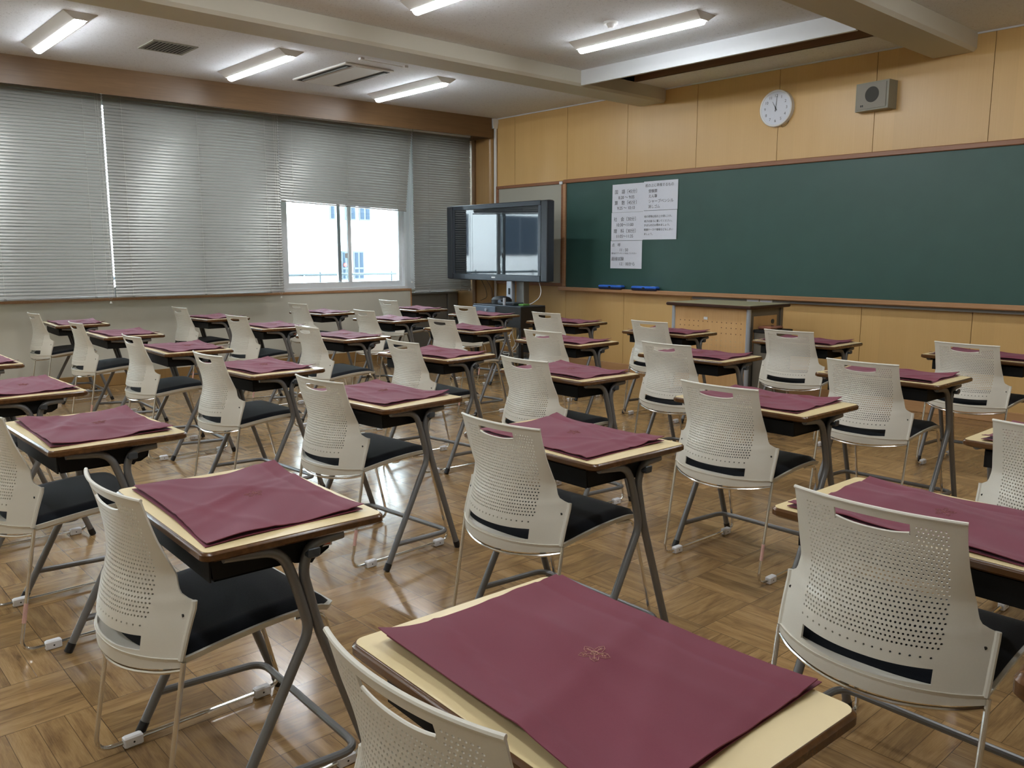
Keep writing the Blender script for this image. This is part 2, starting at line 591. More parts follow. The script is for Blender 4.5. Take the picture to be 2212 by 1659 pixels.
# pelmet board above the blinds (runs very slightly out of line with the wall)
def px(y):
    return -8.57 + .0441 * (y - 1.85)
b = MB()
for t0, t1, za, zb in ((0, .022, 2.795, CEIL),):
    ya, yb = Y0, 7.19
    xa, xb = px(ya), px(yb)
    b.add([(xa - t1, ya, za), (xa - t0, ya, za), (xb - t0, yb, za), (xb - t1, yb, za), (xa - t1, ya, zb), (xa - t0, ya, zb), (xb - t0, yb, zb), (xb - t1, yb, zb)],
          [(0, 3, 2, 1), (4, 5, 6, 7), (0, 1, 5, 4), (1, 2, 6, 5), (2, 3, 7, 6), (3, 0, 4, 7)])
b.box(-9.1, px(7.19), 7.17, 7.19, 2.795, CEIL)
struct(b.build('trim_3', 'pelmet', smooth=False))
# ceiling beams with chamfered lower edges
for k, (a, c) in enumerate(BEAMS):
    pts = [(a, CEIL), (a, 2.925), (a + .022, 2.90), (c - .022, 2.90), (c, 2.925), (c, CEIL)]
    struct(MB().prism(pts, Y0, YF, 'y').build('trim_%d' % (4 + k), 'beam', smooth=False))
# white drop board of the screen recess
b = MB()
b.box(BEAMS[0][1], BEAMS[1][0], 6.0, 6.03, 2.905, CEIL)
struct(b.build('trim_7', 'white_box', smooth=False))
# thin cornice at the front wall
struct(MB().box(XC, X1, YF - .012, YF, CEIL - .012, CEIL).build('trim_8', 'white_box', smooth=False))

# ------------------------------------------------------------------ windows
def window(idx, ya, yb, za=.89, zb=2.86, mid=None, xx=-9.06, ov=.03):
    mid = mid or (ya + yb) / 2
    b = MB()
    t = .035
    b.box(xx - .05, xx + .05, ya, ya + t, za, zb)
    b.box(xx - .05, xx + .05, yb - t, yb, za, zb)
    b.box(xx - .05, xx + .05, ya + t, yb - t, za, za + .03)
    b.box(xx - .05, xx + .05, ya + t, yb - t, zb - .03, zb)
    root = struct(b.build('window_%d' % idx, 'alu', smooth=False))
    for k, (s0, s1, dx) in enumerate(((ya + t, mid + ov, .02), (mid - ov, yb - t, -.02))):
        b = MB()
        w_, x_ = .045, xx + dx
        b.box(x_ - .014, x_ + .014, s0, s0 + w_, za + .03, zb - .03)
        b.box(x_ - .014, x_ + .014, s1 - w_, s1, za + .03, zb - .03)
        b.box(x_ - .014, x_ + .014, s0 + w_, s1 - w_, za + .03, za + .10)
        b.box(x_ - .014, x_ + .014, s0 + w_, s1 - w_, zb - .08, zb - .03)
        sash = b.build('sash', 'alu', root, smooth=False)
        g = MB().box(x_ - .003, x_ + .003, s0 + w_, s1 - w_, za + .10, zb - .08)
        g.build('window_glass', 'glass', sash, smooth=False)
    b = MB()
    b.box(xx + .034, xx + .054, mid - .012, mid + .018, 1.28, 1.34, .004)
    b.build('latch', 'alu', root)
    return root

window(1, -2.6, -0.86)
window(2, -0.78, 0.98)
window(3, 1.06, 2.88)
window(4, 2.92, 4.50)
window(5, 4.58, 6.32, mid=5.425, ov=.085)
window(6, 6.44, 7.19)

# ------------------------------------------------------------------ venetian blinds
def blind(label, ya, yb, zbot, zbotR=None, yb_bot=None):
    zbotR = zbot if zbotR is None else zbotR
    yb_bot = yb if yb_bot is None else yb_bot
    X = -8.75
    ztop = 2.86
    root = empty('venetian_blind', (X, (ya + yb) / 2, 0))
    tag(root, label, 'window blind', 'aluminium venetian blinds along the window wall')
    oy = (ya + yb) / 2
    MB().box(-.022, .022, ya - oy, yb - oy, ztop - .03, ztop).build('headrail', 'alu', root, smooth=False)
    n = max(2, int(round((ztop - .03 - zbot) / .030)))
    sl = MB()
    for i in range(n):
        f = (i + .5) / n
        zl = (ztop - .03) * (1 - f) + (zbot + .018) * f
        zr = (ztop - .03) * (1 - f) + (zbotR + .018) * f
        y1 = yb * (1 - f) + yb_bot * f
        ang = R(57 - 2.0 * max(0, (2.86 - zl)) / 1.95 + rnd.uniform(-.5, .5))
        W = .0215
        rows = []
        jit = rnd.uniform(-.0012, .0012)
        NY = 7
        for k in range(NY):
            u = k / (NY - 1)
            yy = (ya + (y1 - ya) * u) - oy
            zz = zl + (zr - zl) * u + jit + .0008 * math.sin(u * 9 + i)
            row = []
            for q in (-1, -.5, 0, .5, 1):
                bow = .0052 * (1 - q * q)
                dx = -math.cos(ang) * W * q + math.sin(ang) * bow
                dz = math.sin(ang) * W * q + math.cos(ang) * bow
                row.append((dx, yy, zz + dz))
            rows.append(row)
        sl.grid(rows)
    sl.build('slats', 'slat', root)
    br = MB()
    zl, zr = zbot + .008, zbotR + .008
    y0_, y1_ = ya - oy, yb_bot - oy
    vs = []
    for (yy, zz) in ((y0_, zl), (y1_, zr)):
        vs.append([(-.016, yy, zz - .008), (.016, yy, zz - .008), (.018, yy, zz + .004), (-.018, yy, zz + .004)])
    br.loft(vs)
    rail = br.build('bottom_rail', 'slat', root, smooth=False)
    L = yb - ya
    for fy in ((.09, .5, .91) if L > 1.2 else (.25, .8)):
        c = MB()
        yy0 = ya + L * fy - oy
        yy1 = ya + (yb_bot - ya) * fy - oy
        zz = zbot + (zbotR - zbot) * fy
        for dx in (-.0155, .0155):
            c.tube([(dx, yy0, ztop - .02), (dx, yy1, zz)], .0011, 4)
        c.build('ladder_cord', 'cord', root)
    for fy in ((.09, .5, .91) if L > 1.2 else (.25, .8)):
        zz = zbot + (zbotR - zbot) * fy
        yy1 = ya + (yb_bot - ya) * fy - oy
        MB().box(-.019, .019, yy1 - .012, yy1 + .012, zz - .002, zz + .012, .002).build('cord_clip', 'greypost', rail)
    c = MB()
    yy = yb - .06 - oy
    low = max(zbot, .90) - .03
    low = min(low, 1.0)
    c.tube(fillet([(.03, yy, ztop - .03), (.034, yy - .008, low + .03), (.034, yy + .012, low), (.034, yy + .032, low + .03), (.03, yy + .02, ztop - .03)], .02), .0012, 5)
    c.cyl((.034, yy + .012, low - .028), .011, .022, 'z', 10, .004)
    c.build('pull_cord', 'cord', root)
    return root

blind('long closed grey venetian blind at the left edge, nearest to the desks', 0.75, 2.639, .905)
blind('full length closed grey venetian blind between the left blind and the open window', 2.653, 4.446, .900)
blind('half raised grey venetian blind with crooked bottom over the open window', 4.449, 6.235, 1.905, 1.850, 6.13)
blind('narrow closed grey venetian blind behind the television by the corner', 6.250, 7.165, .850)

# ------------------------------------------------------------------ outside
b = MB()
b.box(-30, -9.3, -30, 40, -4.2, -4.0)
o = struct(b.build('ground', 'terrace', smooth=False))
# balcony slab and railing
b = MB().box(-10.9, -9.26, -8, 16, -.15, -.02)
tag(b.build('balcony', 'terrace', smooth=False), 'pale concrete balcony slab just outside the windows', 'balcony')
root = empty('balcony_railing', (-10.6, 4, 0))
tag(root, 'pale blue metal railing outside the open window', 'railing')
MB().tube([(0, -12, 1.04), (0, 12, 1.04)], .018, 8).build('top_rail', 'rail', root)
MB().tube([(0, -12, .91), (0, 12, .91)], .012, 8).build('lower_rail', 'rail', root)
for k in range(21):
    y = -12 + k * 1.2 + .75
    MB().tube([(0, y, -.02), (0, y, 1.08)], .012, 6).build('post', 'rail', root)
for y in (1.58, 3.38, -3.2):
    MB().tube([(.28, y - .08, .90), (0, y + .12, 1.03)], .018, 6).build('brace', 'rail', root)
# opposite building
root = empty('school_building', (-20, 8, -4))
tag(root, 'overexposed white building with small windows seen through the open window', 'building')
b = MB()
b.box(-8, 0, -28, 24, 0, 12)
b.build('wall', 'conc', root, smooth=False)
def bwin(y0, y1, z0, z1, split=True, rod=False):
    b = MB().box(-.02, .05, y0 - 8, y1 - 8, z0 + 4, z1 + 4)
    f = b.build('window_frame', 'outframe', root, smooth=False)
    g = MB()
    m_ = (y0 + y1) / 2
    for a, c in (((y0, m_), (m_, y1)) if split else ((y0, y1),)):
        g.box(.03, .06, a - 8 + .03, c - 8 - .03, z0 + 4 + .04, z1 + 4 - .04)
    g.build('pane', 'outglass', f, smooth=False)
    return f
for y0, y1 in ((11.56, 11.84), (12.02, 12.34), (12.46, 12.80), (14.2, 14.9)):
    bwin(y0, y1, 2.23, 2.62)
for y0, y1 in ((11.88, 12.12), (12.25, 12.56)):
    f = bwin(y0, y1, .64, 1.41)
    MB().box(.06, .07, y0 - 8, y1 - 8, 4.92, 4.97).build('transom', 'outframe', f, smooth=False)
MB().cyl((.07, 11.95 - 8, 5.04), .05, .02, 'x', 16).build('red_disc', 'redsign', root)
for zz in (1.3, 3.3, 5.3):
    for k in range(9):
        y = -18 + k * 2.7
        bwin(y, y + 1.5, zz, zz + 1.2)
MB().mat('brick').box(.0, 2.2, -28, -2, 3.1, 4.3).mat('rail').box(2.2, 2.26, -28, -2, 4.3, 4.38).build('low_roof', None, root, smooth=False)
h_ = MB()
for k in range(26):
    yy = -24 + k * .85
    rr = .5 + .2 * rnd.random()
    for t in range(5):
        c = Vector((3.4 + rnd.uniform(-.3, .3), yy + rnd.uniform(-.3, .3), 2.0 + .3 * t))
        rings = []
        for q in range(6):
            a = -math.pi / 2 + math.pi * q / 5
            rings.append([(c.x + rr * .6 * math.cos(a) * math.cos(2 * math.pi * j / 7) * rnd.uniform(.85, 1.1), c.y + rr * .6 * math.cos(a) * math.sin(2 * math.pi * j / 7), c.z + rr * .6 * math.sin(a)) for j in range(7)])
        h_.loft(rings)
h_.mats = []
hedge = h_.build('hedge', 'leaf')
hedge.location = (-20, 8, -4)
tag(hedge, 'green hedge outside below the opposite building', 'hedge')

# ------------------------------------------------------------------ ceiling fixtures
def lamp_proto():
    root = empty('ceiling_lamp', (0, 0, CEIL))
    b = MB()
    L, W = .625, .115
    # low trapezoid housing hanging from the ceiling
    rings = [[(-L, -W, 0), (L, -W, 0), (L, W, 0), (-L, W, 0)], [(-L, -W, -.004), (L, -W, -.004), (L, W, -.004), (-L, W, -.004)],
             [(-L + .012, -.045, -.050), (L - .012, -.045, -.050), (L - .012, .045, -.050), (-L + .012, .045, -.050)]]
    rings = [r[::-1] for r in rings]
    b.loft(rings)
    b.build('housing', 'lampbody', root, smooth=False)
    d = MB()
    r_ = []
    for xx, s_ in ((-L + .015, .6), (-L + .03, 1), (L - .03, 1), (L - .015, .6)):
        ring = []
        for k in range(13):
            a = math.pi * k / 12
            ring.append((xx, .036 * s_ * math.cos(a), -.050 - .030 * s_ * math.sin(a)))
        r_.append(ring)
    d.loft(r_)
    d.build('light_tube', 'led', root)
    return root
proto = lamp_proto()
first = True
LC = [(-7.395, 'near the windows'), (-4.37, 'between the two beams'), (-1.33, 'right of both beams')]
LRr = [(5.26, 'nearest the front wall'), (3.60, 'second from front wall'), (1.95, 'third from front wall'), (0.30, 'fourth from front wall'), (-1.35, 'rearmost')]
for cx_, cw in LC:
    for ly, rw in LRr:
        o = proto if first else copy_tree(proto)
        first = False
        o.location = (cx_, ly, CEIL)
        tag(o, 'white strip ceiling lamp %s, %s' % (cw, rw), 'ceiling lamp', 'strip lamps on the ceiling')

# square return-air vent
root = empty('ceiling_vent', (-7.385, 2.79, CEIL))
tag(root, 'square slatted air vent in the ceiling by the windows', 'air vent')
b = MB()
for a in ((-.185, .185, -.185, -.165), (-.185, .185, .165, .185), (-.185, -.165, -.165, .165), (.165, .185, -.165, .165)):
    b.box(a[0], a[1], a[2], a[3], -.008, 0)
b.build('frame', 'spbox', root, smooth=False)
MB().box(-.165, .165, -.165, .165, -.003, .0).build('backing', 'ventdark', root, smooth=False)
for k in range(11):
    y = -.15 + k * .03
    MB().box(-.165, .165, y - .007, y + .005, -.007, -.003).build('slat', 'ventslat', root, smooth=False)
# air conditioner panel
root = empty('ceiling_air_conditioner', (-7.34, 4.43, CEIL))
tag(root, 'white ceiling air conditioner panel with two dark slots', 'air conditioner')
MB().box(-.50, .50, -.265, .265, -.018, 0, .006).build('panel', 'lampbody', root)
for y in (-.205, .205):
    s_ = MB().box(-.46, .46, y - .038, y + .038, -.0195, -.018).build('outlet_slot', 'ventdark', root, smooth=False)
    v_ = MB().box(-.42, .42, y + .004, y + .030, -.024, -.0195)
    v_.build('louver', 'greypost', s_, smooth=False)
MB().box(-.47, .47, -.14, .14, -.0215, -.018).build('cover', 'white', root, smooth=False)
# thin rail between air conditioner and beam
root = empty('ceiling_bracket', (-6.62, 4.43, CEIL))
tag(root, 'thin white bracket on the ceiling between air conditioner and beam', 'bracket')
MB().tube([(0, -.23, -.012), (0, .23, -.012)], .003, 6).build('rod', 'lampbody', root)
for y in (-.235, .235):
    MB().box(-.02, .02, y - .02, y + .02, -.02, 0, .003).build('foot', 'white', root)
# smoke detector
root = empty('smoke_detector', (-4.374, 4.95, CEIL))
tag(root, 'round white smoke detector beside the middle ceiling lamp', 'smoke detector')
MB().cyl((0, 0, -.016), .052, .016, 'z', 28, .055).build('base', 'white', root)
MB().cyl((0, 0, -.042), .018, .026, 'z', 24, .034).build('head', 'white', root)

# ------------------------------------------------------------------ chalkboard
BX0, BX1 = -7.105, -0.55
root = empty('chalkboard', ((BX0 + BX1) / 2, YF, 1.55))
ox = (BX0 + BX1) / 2
tag(root, 'long green chalkboard with brown wooden frame on the front wall', 'chalkboard')
def bb(x0, x1, y0, y1, z0, z1, bev=0.0):
    return MB().box(x0 - ox, x1 - ox, y0 - YF, y1 - YF, z0 - 1.55, z1 - 1.55, bev)
bb(BX0 + .05, BX1 - .05, YF - .03, YF - .002, .94, 2.165).build('writing_surface', 'green_board', root, smooth=False)
bb(BX0, BX1, YF - .05, YF, 2.155, 2.20, .006).build('frame_rail', 'frame_wood', root)
bb(BX0, BX0 + .045, YF - .05, YF, .945, 2.155, .006).build('frame_stile', 'tray_wood', root)
bb(BX1 - .045, BX1, YF - .05, YF, .945, 2.155, .006).build('frame_stile', 'tray_wood', root)
b = MB()
prof = [(-.002, .905), (-.095, .900), (-.105, .908), (-.105, .935), (-.095, .945), (-.085, .938), (-.05, .932), (-.002, .945)]
b.prism([(p[0], p[1] - 1.55) for p in prof][::-1], BX0 - ox - .01, BX1 - ox, 'x')
b.build('chalk_tray', 'tray_wood', root, smooth=False)
bb(BX0 + 1.9, BX1, YF - .05, YF, .872, .905).build('rail_underside', 'greypost', root, smooth=False)

# erasers
def eraser(xc, lab):
    root = empty('chalkboard_eraser', (xc, 7.205, .940))
    tag(root, lab, 'eraser', 'blue erasers on the chalk tray')
    MB().box(-.17, .17, -.035, .035, 0, .022, .006).build('felt_pad', 'felt', root)
    b = MB().mat('blue')
    b.box(-.17, .17, -.036, .036, .018, .046, .008)
    o = b.build('handle', None, root)
    MB().mat('dark').box(-.018, .018, -.038, -.034, .020, .034, .002).build('catch', None, o)
    MB().box(.09, .12, -.02, .02, .046, .0472).build('sticker', 'white', o, smooth=False)
eraser(-6.285, 'blue chalkboard eraser on the tray, left one of the pair')
eraser(-5.80, 'blue chalkboard eraser on the tray, right one of the pair')

# notice sheets
SH = [
    ('paper_sheet', -6.340, 1.790, 'white schedule sheet reading 8:20 to 10:10, top left on the chalkboard',
     [('国　語〔45分〕', .050, .035, .205), ('8:20 ～ 9:05', .046, .09, .145), ('算　数〔45分〕', .050, .035, .085), ('9:25 ～ 10:10', .046, .075, .030)]),
    ('paper_sheet', -6.345, 1.482, 'white schedule sheet reading 10:30 to 11:35, middle left on the chalkboard',
     [('社　会〔30分〕', .050, .035, .215), ('10:30～11:00', .046, .07, .155), ('理　科〔30分〕', .050, .035, .085), ('11:05～11:35', .046, .07, .030)]),
    ('paper_sheet', -6.350, 1.172, 'white schedule sheet reading 11:50 and 12:00, lowest on the chalkboard',
     [('点　呼', .042, .02, .245), ('11 : 50', .046, .13, .190), ('受付までアンケートを出してください', .0215, .015, .160), ('面接試験', .046, .015, .090), ('12：00から', .046, .13, .035)]),
    ('paper_sheet', -5.890, 1.797, 'white notice sheet listing exam items, top right of the five sheets',
     [('机の上に準備するもの', .038, .02, .248), ('受験票', .040, .065, .188), ('えん筆', .040, .065, .135), ('シャープペンシル', .042, .065, .080), ('消しゴム', .040, .065, .025)]),
    ('paper_sheet', -5.893, 1.487, 'white notice sheet with five small text lines, lower right of the five sheets',
     [('他の荷物は机の上の袋に入れ、', .028, .018, .235), ('椅子の後ろに置いてください。', .028, .018, .185), ('かばんの口は閉めましょう。', .028, .018, .143), ('眼鏡ケースや筆箱などもしまい', .028, .018, .095), ('ましょう。', .028, .018, .050)]),
]
for k, (nm, sx_, sz_, lab, lines) in enumerate(SH):
    W_, H_ = .452, .306
    b = MB()
    y_ = -.033 - .0012 * k
    rows = []
    for j in range(4):
        rows.append([(W_ * i / 8, (-.0012 * (1 - abs(i / 4 - 1)) if j in (0, 3) else 0), H_ * j / 3) for i in range(9)])
    b.grid(rows)
    rows2 = [[(p[0], p[1] + .0006, p[2]) for p in r][::-1] for r in rows]
    b.grid(rows2)
    o = b.build(nm, 'paper')
    o.location = (sx_, YF + y_, sz_)
    tag(o, lab, 'notice sheet', 'white notice sheets on the chalkboard')
    for (tx, ts, lx, lz) in lines:
        text('printed_line', tx, ts, (lx, -.0024, lz), (R(90), 0, 0), 'ink', o)

# grey notice board at left of the chalkboard
root = empty('notice_board', (-7.72, YF, 1.56))
tag(root, 'grey notice board in brown frame behind the television', 'notice board')
MB().box(-.57, .585, -.02, -.002, -.58, .60).build('board_surface', 'grey_board', root, smooth=False)
for a in ((-.605, .612, .595, .632), (-.605, .612, -.615, -.575)):
    MB().box(a[0], a[1], -.035, 0, a[2], a[3], .004).build('frame_rail', 'frame_wood', root)
for a in ((-.605, -.565), (.572, .612)):
    MB().box(a[0], a[1], -.034, 0, -.575, .595, .004).build('frame_stile', 'frame_wood', root)
MB().box(.55, .60, -.045, -.035, .590, .622).build('tape_tab', 'white', root, smooth=False)

# clock
root = empty('wall_clock', (-4.344, YF, 2.676))
tag(root, 'round white wall clock with black numerals on the maple wall', 'clock')
MB().cyl((0, -.042, 0), .158, .042, 'y', 48, .165).build('case', 'white', root)
b = MB()
rings = []
for rr, yy in ((.165, -.030), (.166, -.046), (.160, -.050), (.150, -.048), (.148, -.042)):
    rings.append([(rr * math.sin(2 * math.pi * k / 56), yy, rr * math.cos(2 * math.pi * k / 56)) for k in range(56)])
b.loft(rings, cap=False)
b.build('rim', 'white', root)
f_ = MB().cyl((0, -.0432, 0), .149, .001, 'y', 48).build('dial', 'paper', root)
for k in range(1, 13):
    a = math.radians(30 * k)
    t_ = text('numeral', str(k), .036, (.112 * math.sin(a), -.0445, .112 * math.cos(a) - .012), (R(90), 0, 0), 'ink', f_, 'CENTER')
def hand(name, ang, l1, l0, w_, y_):
    a = math.radians(ang)
    d, p = Vector((math.sin(a), 0, math.cos(a))), Vector((math.cos(a), 0, -math.sin(a)))
    pts = [d * l1 + p * w_ * .3, d * l1 - p * w_ * .3, -d * l0 - p * w_, -d * l0 + p * w_]
    b = MB()
    b.loft([[(q.x, y_, q.z) for q in pts], [(q.x, y_ - .001, q.z) for q in pts]])
    return b.build(name, 'dark', root, smooth=False)
hand('hour_hand', 331, .070, .022, .004, -.0455)
hand('minute_hand', 6, .112, .028, .003, -.0470)
MB().cyl((0, -.049, 0), .006, .004, 'y', 12).build('hub', 'dark', root)
MB().tube(fillet([(.05, -.004, -.150), (.06, -.03, -.178), (.11, -.03, -.165), (.12, -.004, -.12)], .02), .002, 6).build('cable', 'dark', root)

# wall loudspeaker
root = empty('wall_loudspeaker', (-3.405, YF, 2.655), 0)
tag(root, 'grey box loudspeaker with round dark cone on the maple wall', 'loudspeaker')
b = MB()
pts = [(-.150, -.085), (.150, -.125), (.165, 0.0), (-.150, 0.0)]
b.prism(pts, -.115, .115, 'z')
b.build('box', 'spbox', root, smooth=False)
gr = empty_rot = math.atan2(-.04, .30)
d = Vector((.30, -.04, 0)).normalized()
nn = Vector((-.04, -.30, 0)).normalized()
def fp(u, v, o_):
    return Vector((0, -.105, 0)) + d * u + Vector((0, 0, v)) + nn * o_
b = MB()
b.loft([[tuple(fp(u, v, .0005)) for u, v in ((-.135, -.10), (.130, -.10), (.130, .10), (-.135, .10))], [tuple(fp(u, v, .006)) for u, v in ((-.135, -.10), (.130, -.10), (.130, .10), (-.135, .10))]])
g_ = b.build('front_grille', 'grille', root, smooth=False)
b = MB()
b.loft([[tuple(fp(.003 + .064 * math.cos(2 * math.pi * k / 32), .012 + .064 * math.sin(2 * math.pi * k / 32), o_)) for k in range(32)] for o_ in (.005, .0068)])
b.build('cone', 'cone', g_, smooth=False)
b = MB()
for u0 in (-.10, -.085):
    b.loft([[tuple(fp(u, v, .006)) for u, v in ((u0, -.082), (u0 + .010, -.082), (u0 + .010, -.066), (u0, -.066))], [tuple(fp(u, v, .0072)) for u, v in ((u0, -.082), (u0 + .010, -.082), (u0 + .010, -.066), (u0, -.066))]])
b.build('badge', 'dark', g_, smooth=False)

# wall plates under the tray
for xx, lab in ((-4.49, 'white wall socket plate above the lectern, left one'), (-4.345, 'white wall socket plate above the lectern, right one')):
    root = empty('wall_socket', (xx, YF, .845))
    tag(root, lab, 'wall socket', 'white wall plates under the chalk tray')
    MB().box(-.068, .068, -.052, 0, -.05, .058, .004).build('plate', 'white', root)
    MB().box(-.055, .055, -.0545, -.052, -.035, .045).build('insert', 'paper', root, smooth=False)

# conduit in the corner
root = empty('cable_conduit', (-8.345, 7.262, 0))
tag(root, 'thin white vertical cable conduit in the room corner', 'conduit')
MB().box(-.016, .016, -.012, .014, .60, 2.93, .003).build('duct', 'white', root)
b = MB()
b.loft([[(-.10, -.06, 3.035), (.03, -.06, 3.035), (.03, .026, 3.035), (-.10, .026, 3.035)], [(-.09, -.06, 2.99), (.03, -.06, 2.99), (.03, .026, 2.99), (-.09, .026, 2.99)],
        [(-.03, -.04, 2.915), (.02, -.04, 2.915), (.02, .02, 2.915), (-.03, .02, 2.915)]][::-1])
b.build('elbow_box', 'white', root, smooth=False)
MB().box(-.045, .045, -.03, .022, .52, .62, .006).build('outlet_box', 'white', root)

# grey cover under the narrow blind
root = empty('radiator_cover', (-9.08, 6.78, 0))
tag(root, 'grey metal cover panel below the narrow corner blind', 'metal cover')
MB().box(-.03, .03, -.42, .22, 0, .80, .004).build('panel', 'greypost', root)
MB().box(-.03, .035, .23, .40, 0, .80, .004).build('side_panel', 'greypost', root)
MB().box(-.03, .05, -.42, .40, .80, .83, .004).build('top_cap', 'greypost', root)

# ------------------------------------------------------------------ television on stand
A = Vector((-8.58, 6.65, 0)); Bv = Vector((-6.70, 6.59, 0))
ang = math.atan2(Bv.y - A.y, Bv.x - A.x)
root = empty('television_stand', (-7.42, 6.70, 0), 0.0)
tag(root, 'silver and grey wheeled television stand beside the notice board', 'tv stand')
MB().box(-.055, .045, -.03, .03, .74, 1.10, .012).build('front_column', 'silver', root)
MB().box(-.012, .018, -.036, -.029, .855, .93, .004).build('cable_slot', 'dark', root)
MB().box(.06, .19, .03, .12, .05, 1.25, .006).build('post', 'greypost', root)
MB().box(-.39, .23, .05, .10, .09, .15, .004).build('crossbar', 'greypost', root)
for sx in (-.32, .16):
    l_ = MB()
    l_.loft([[(sx - .05, -.30, .06), (sx + .05, -.30, .06), (sx + .05, -.30, .09), (sx - .05, -.30, .09)], [(sx - .05, .10, .06), (sx + .05, .10, .06), (sx + .05, .10, .15), (sx - .05, .10, .15)], [(sx - .05, .38, .06), (sx + .05, .38, .06), (sx + .05, .38, .09), (sx - .05, .38, .09)]])
    lo = l_.build('base_leg', 'greypost', root, smooth=False)
    for yy in (-.27, .35):
        MB().cyl((sx - .02, yy, .03), .03, .04, 'x', 18).build('castor', 'dark', lo)
MB().box(.20, .62, -.02, .12, .055, .11, .006).build('side_foot', 'greypost', root)
TVZ0, TVH, TVW = 1.015, .91, 1.881
root = empty('television', tuple((A + Bv) / 2 + Vector((0, 0, TVZ0))), ang)
tag(root, 'large dark flat television with side speakers in the corner', 'television')
hw = TVW / 2
MB().box(-hw, hw, .015, .11, 0, TVH, .012).build('body', 'tv', root)
b = MB()
sw = .085 ; e_ = .012
b.box(-hw + .12, hw - .12, 0, .02, 0, .075, .006)
b.box(-hw + .12, hw - .12, 0, .02, TVH - .06, TVH, .006)
b.box(-hw + .11, -hw + .155, 0, .02, .07, TVH - .055, .004)
b.box(hw - .155, hw - .11, 0, .02, .07, TVH - .055, .004)
b.build('bezel', 'tv', root)
MB().box(-hw + .15, hw - .15, .008, .018, .07, TVH - .055).build('screen', 'screen', root, smooth=False)
for s_ in (-1, 1):
    MB().box(*sorted((s_ * (hw - .104), s_ * hw)), -.004, .03, .004, TVH - .004, .008).build('side_speaker', 'tvside', root)
MB().box(-.045, .025, -.002, .001, .030, .047, .0008).build('maker_badge', 'white', root)
# audio cabinet with devices
root = empty('media_cabinet', (-7.16, 6.44, 0), 0.0)
tag(root, 'black media cabinet with blue grey drawer under the television', 'cabinet')
MB().mat('dark').box(-.41, .41, -.20, .18, .52, .745, .004).build('body', None, root, smooth=False)
dr = MB().box(-.41, -.01, -.208, -.20, .54, .740, .003).build('drawer', 'bluegrey', root, smooth=False)
MB().cyl((-.16, -.225, .70), .018, .02, 'y', 16).build('knob', 'silver', dr)
MB().box(-.41, .41, -.20, .18, .745, .757, .003).build('top', 'tv', root, smooth=False)
for sx in (-.38, .385):
    for sy in (-.17, .15):
        MB().box(sx - .02, sx + .02, sy - .02, sy + .02, 0, .52).build('leg', 'dark', root, smooth=False)
root = empty('projector', (-7.34, 6.48, .757), .3)
tag(root, 'small black projector with rounded lid on the media cabinet', 'projector')
b = MB()
b.loft([[(s_ * .13 * math.cos(t) if 0 else .13 * q * math.cos(2 * math.pi * k / 20), .09 * q * math.sin(2 * math.pi * k / 20), z) for k in range(20)] for q, z in ((.95, 0), (1, .02), (1, .05), (.8, .075), (.45, .088))] if False else
       [[(.13 * q * math.cos(2 * math.pi * k / 20), .09 * q * math.sin(2 * math.pi * k / 20), z) for k in range(20)] for q, z in ((.95, 0), (1, .02), (1, .05), (.8, .075), (.45, .088))])
b.build('lid', 'dark', root)
MB().cyl((.03, -.10, .03), .022, .03, 'y', 16).build('lens', 'bluegrey', root)
o = MB().box(-.13, .13, -.08, .08, 0, .03, .006).build('disc_player', 'tv')
o.location = (-7.09, 6.40, .757)
tag(o, 'flat black player box on the media cabinet', 'player')
o = MB().box(-.04, .04, -.05, .05, 0, .018, .003).build('remote_case', 'green')
o.location = (-7.27, 6.45, .789)
o.location = (-7.30, 6.36, .757)
tag(o, 'small green plastic case on the media cabinet', 'case')
o.location = (-6.89, 6.42, .757)
o = MB().cyl((0, 0, 0), .018, .085, 'z', 16, .016).build('marker_cup', 'silver')
o.location = (-7.06, 6.275, .757)
tag(o, 'small silver cup at the front of the media cabinet', 'cup')
cab = MB()
cab.tube(fillet([(-6.95, 6.70, 1.03), (-6.86, 6.66, .93), (-6.82, 6.60, .84), (-6.92, 6.55, .765), (-7.0, 6.54, .762)], .06, 6), .004, 6)
o = cab.build('white_cable', 'white')
tag(o, 'white cable hanging from the television to the cabinet', 'cable')
cab = MB()
cab.tube(fillet([(-7.92, 6.74, 1.02), (-7.88, 6.80, .9), (-7.80, 6.74, .80), (-7.66, 6.64, .775), (-7.62, 6.60, .762)], .06, 6), .003, 6)
cab.tube(fillet([(-8.02, 6.74, 1.02), (-8.0, 6.80, .9), (-7.9, 6.74, .80), (-7.84, 6.58, .77)], .06, 6), .003, 6)
o = cab.build('dark_cable', 'dark')
tag(o, 'dark cables hanging below the left half of the television', 'cable')
cab = MB()
for k in range(5):
    pts = []
    for q in range(14):
        t = q / 13
        pts.append((-7.15 + .28 * t + .03 * math.sin(9 * t + k), 6.30 + .05 * math.sin(7 * t + k * 2), .50 - (.36 - .05 * k) * math.sin(math.pi * t) + .02 * k))
    cab.tube(pts, .004, 5)
o = cab.build('cable_bundle', 'white')
o['kind'] = 'stuff'
tag(o, 'tangled cables hanging below the media cabinet', 'cables')

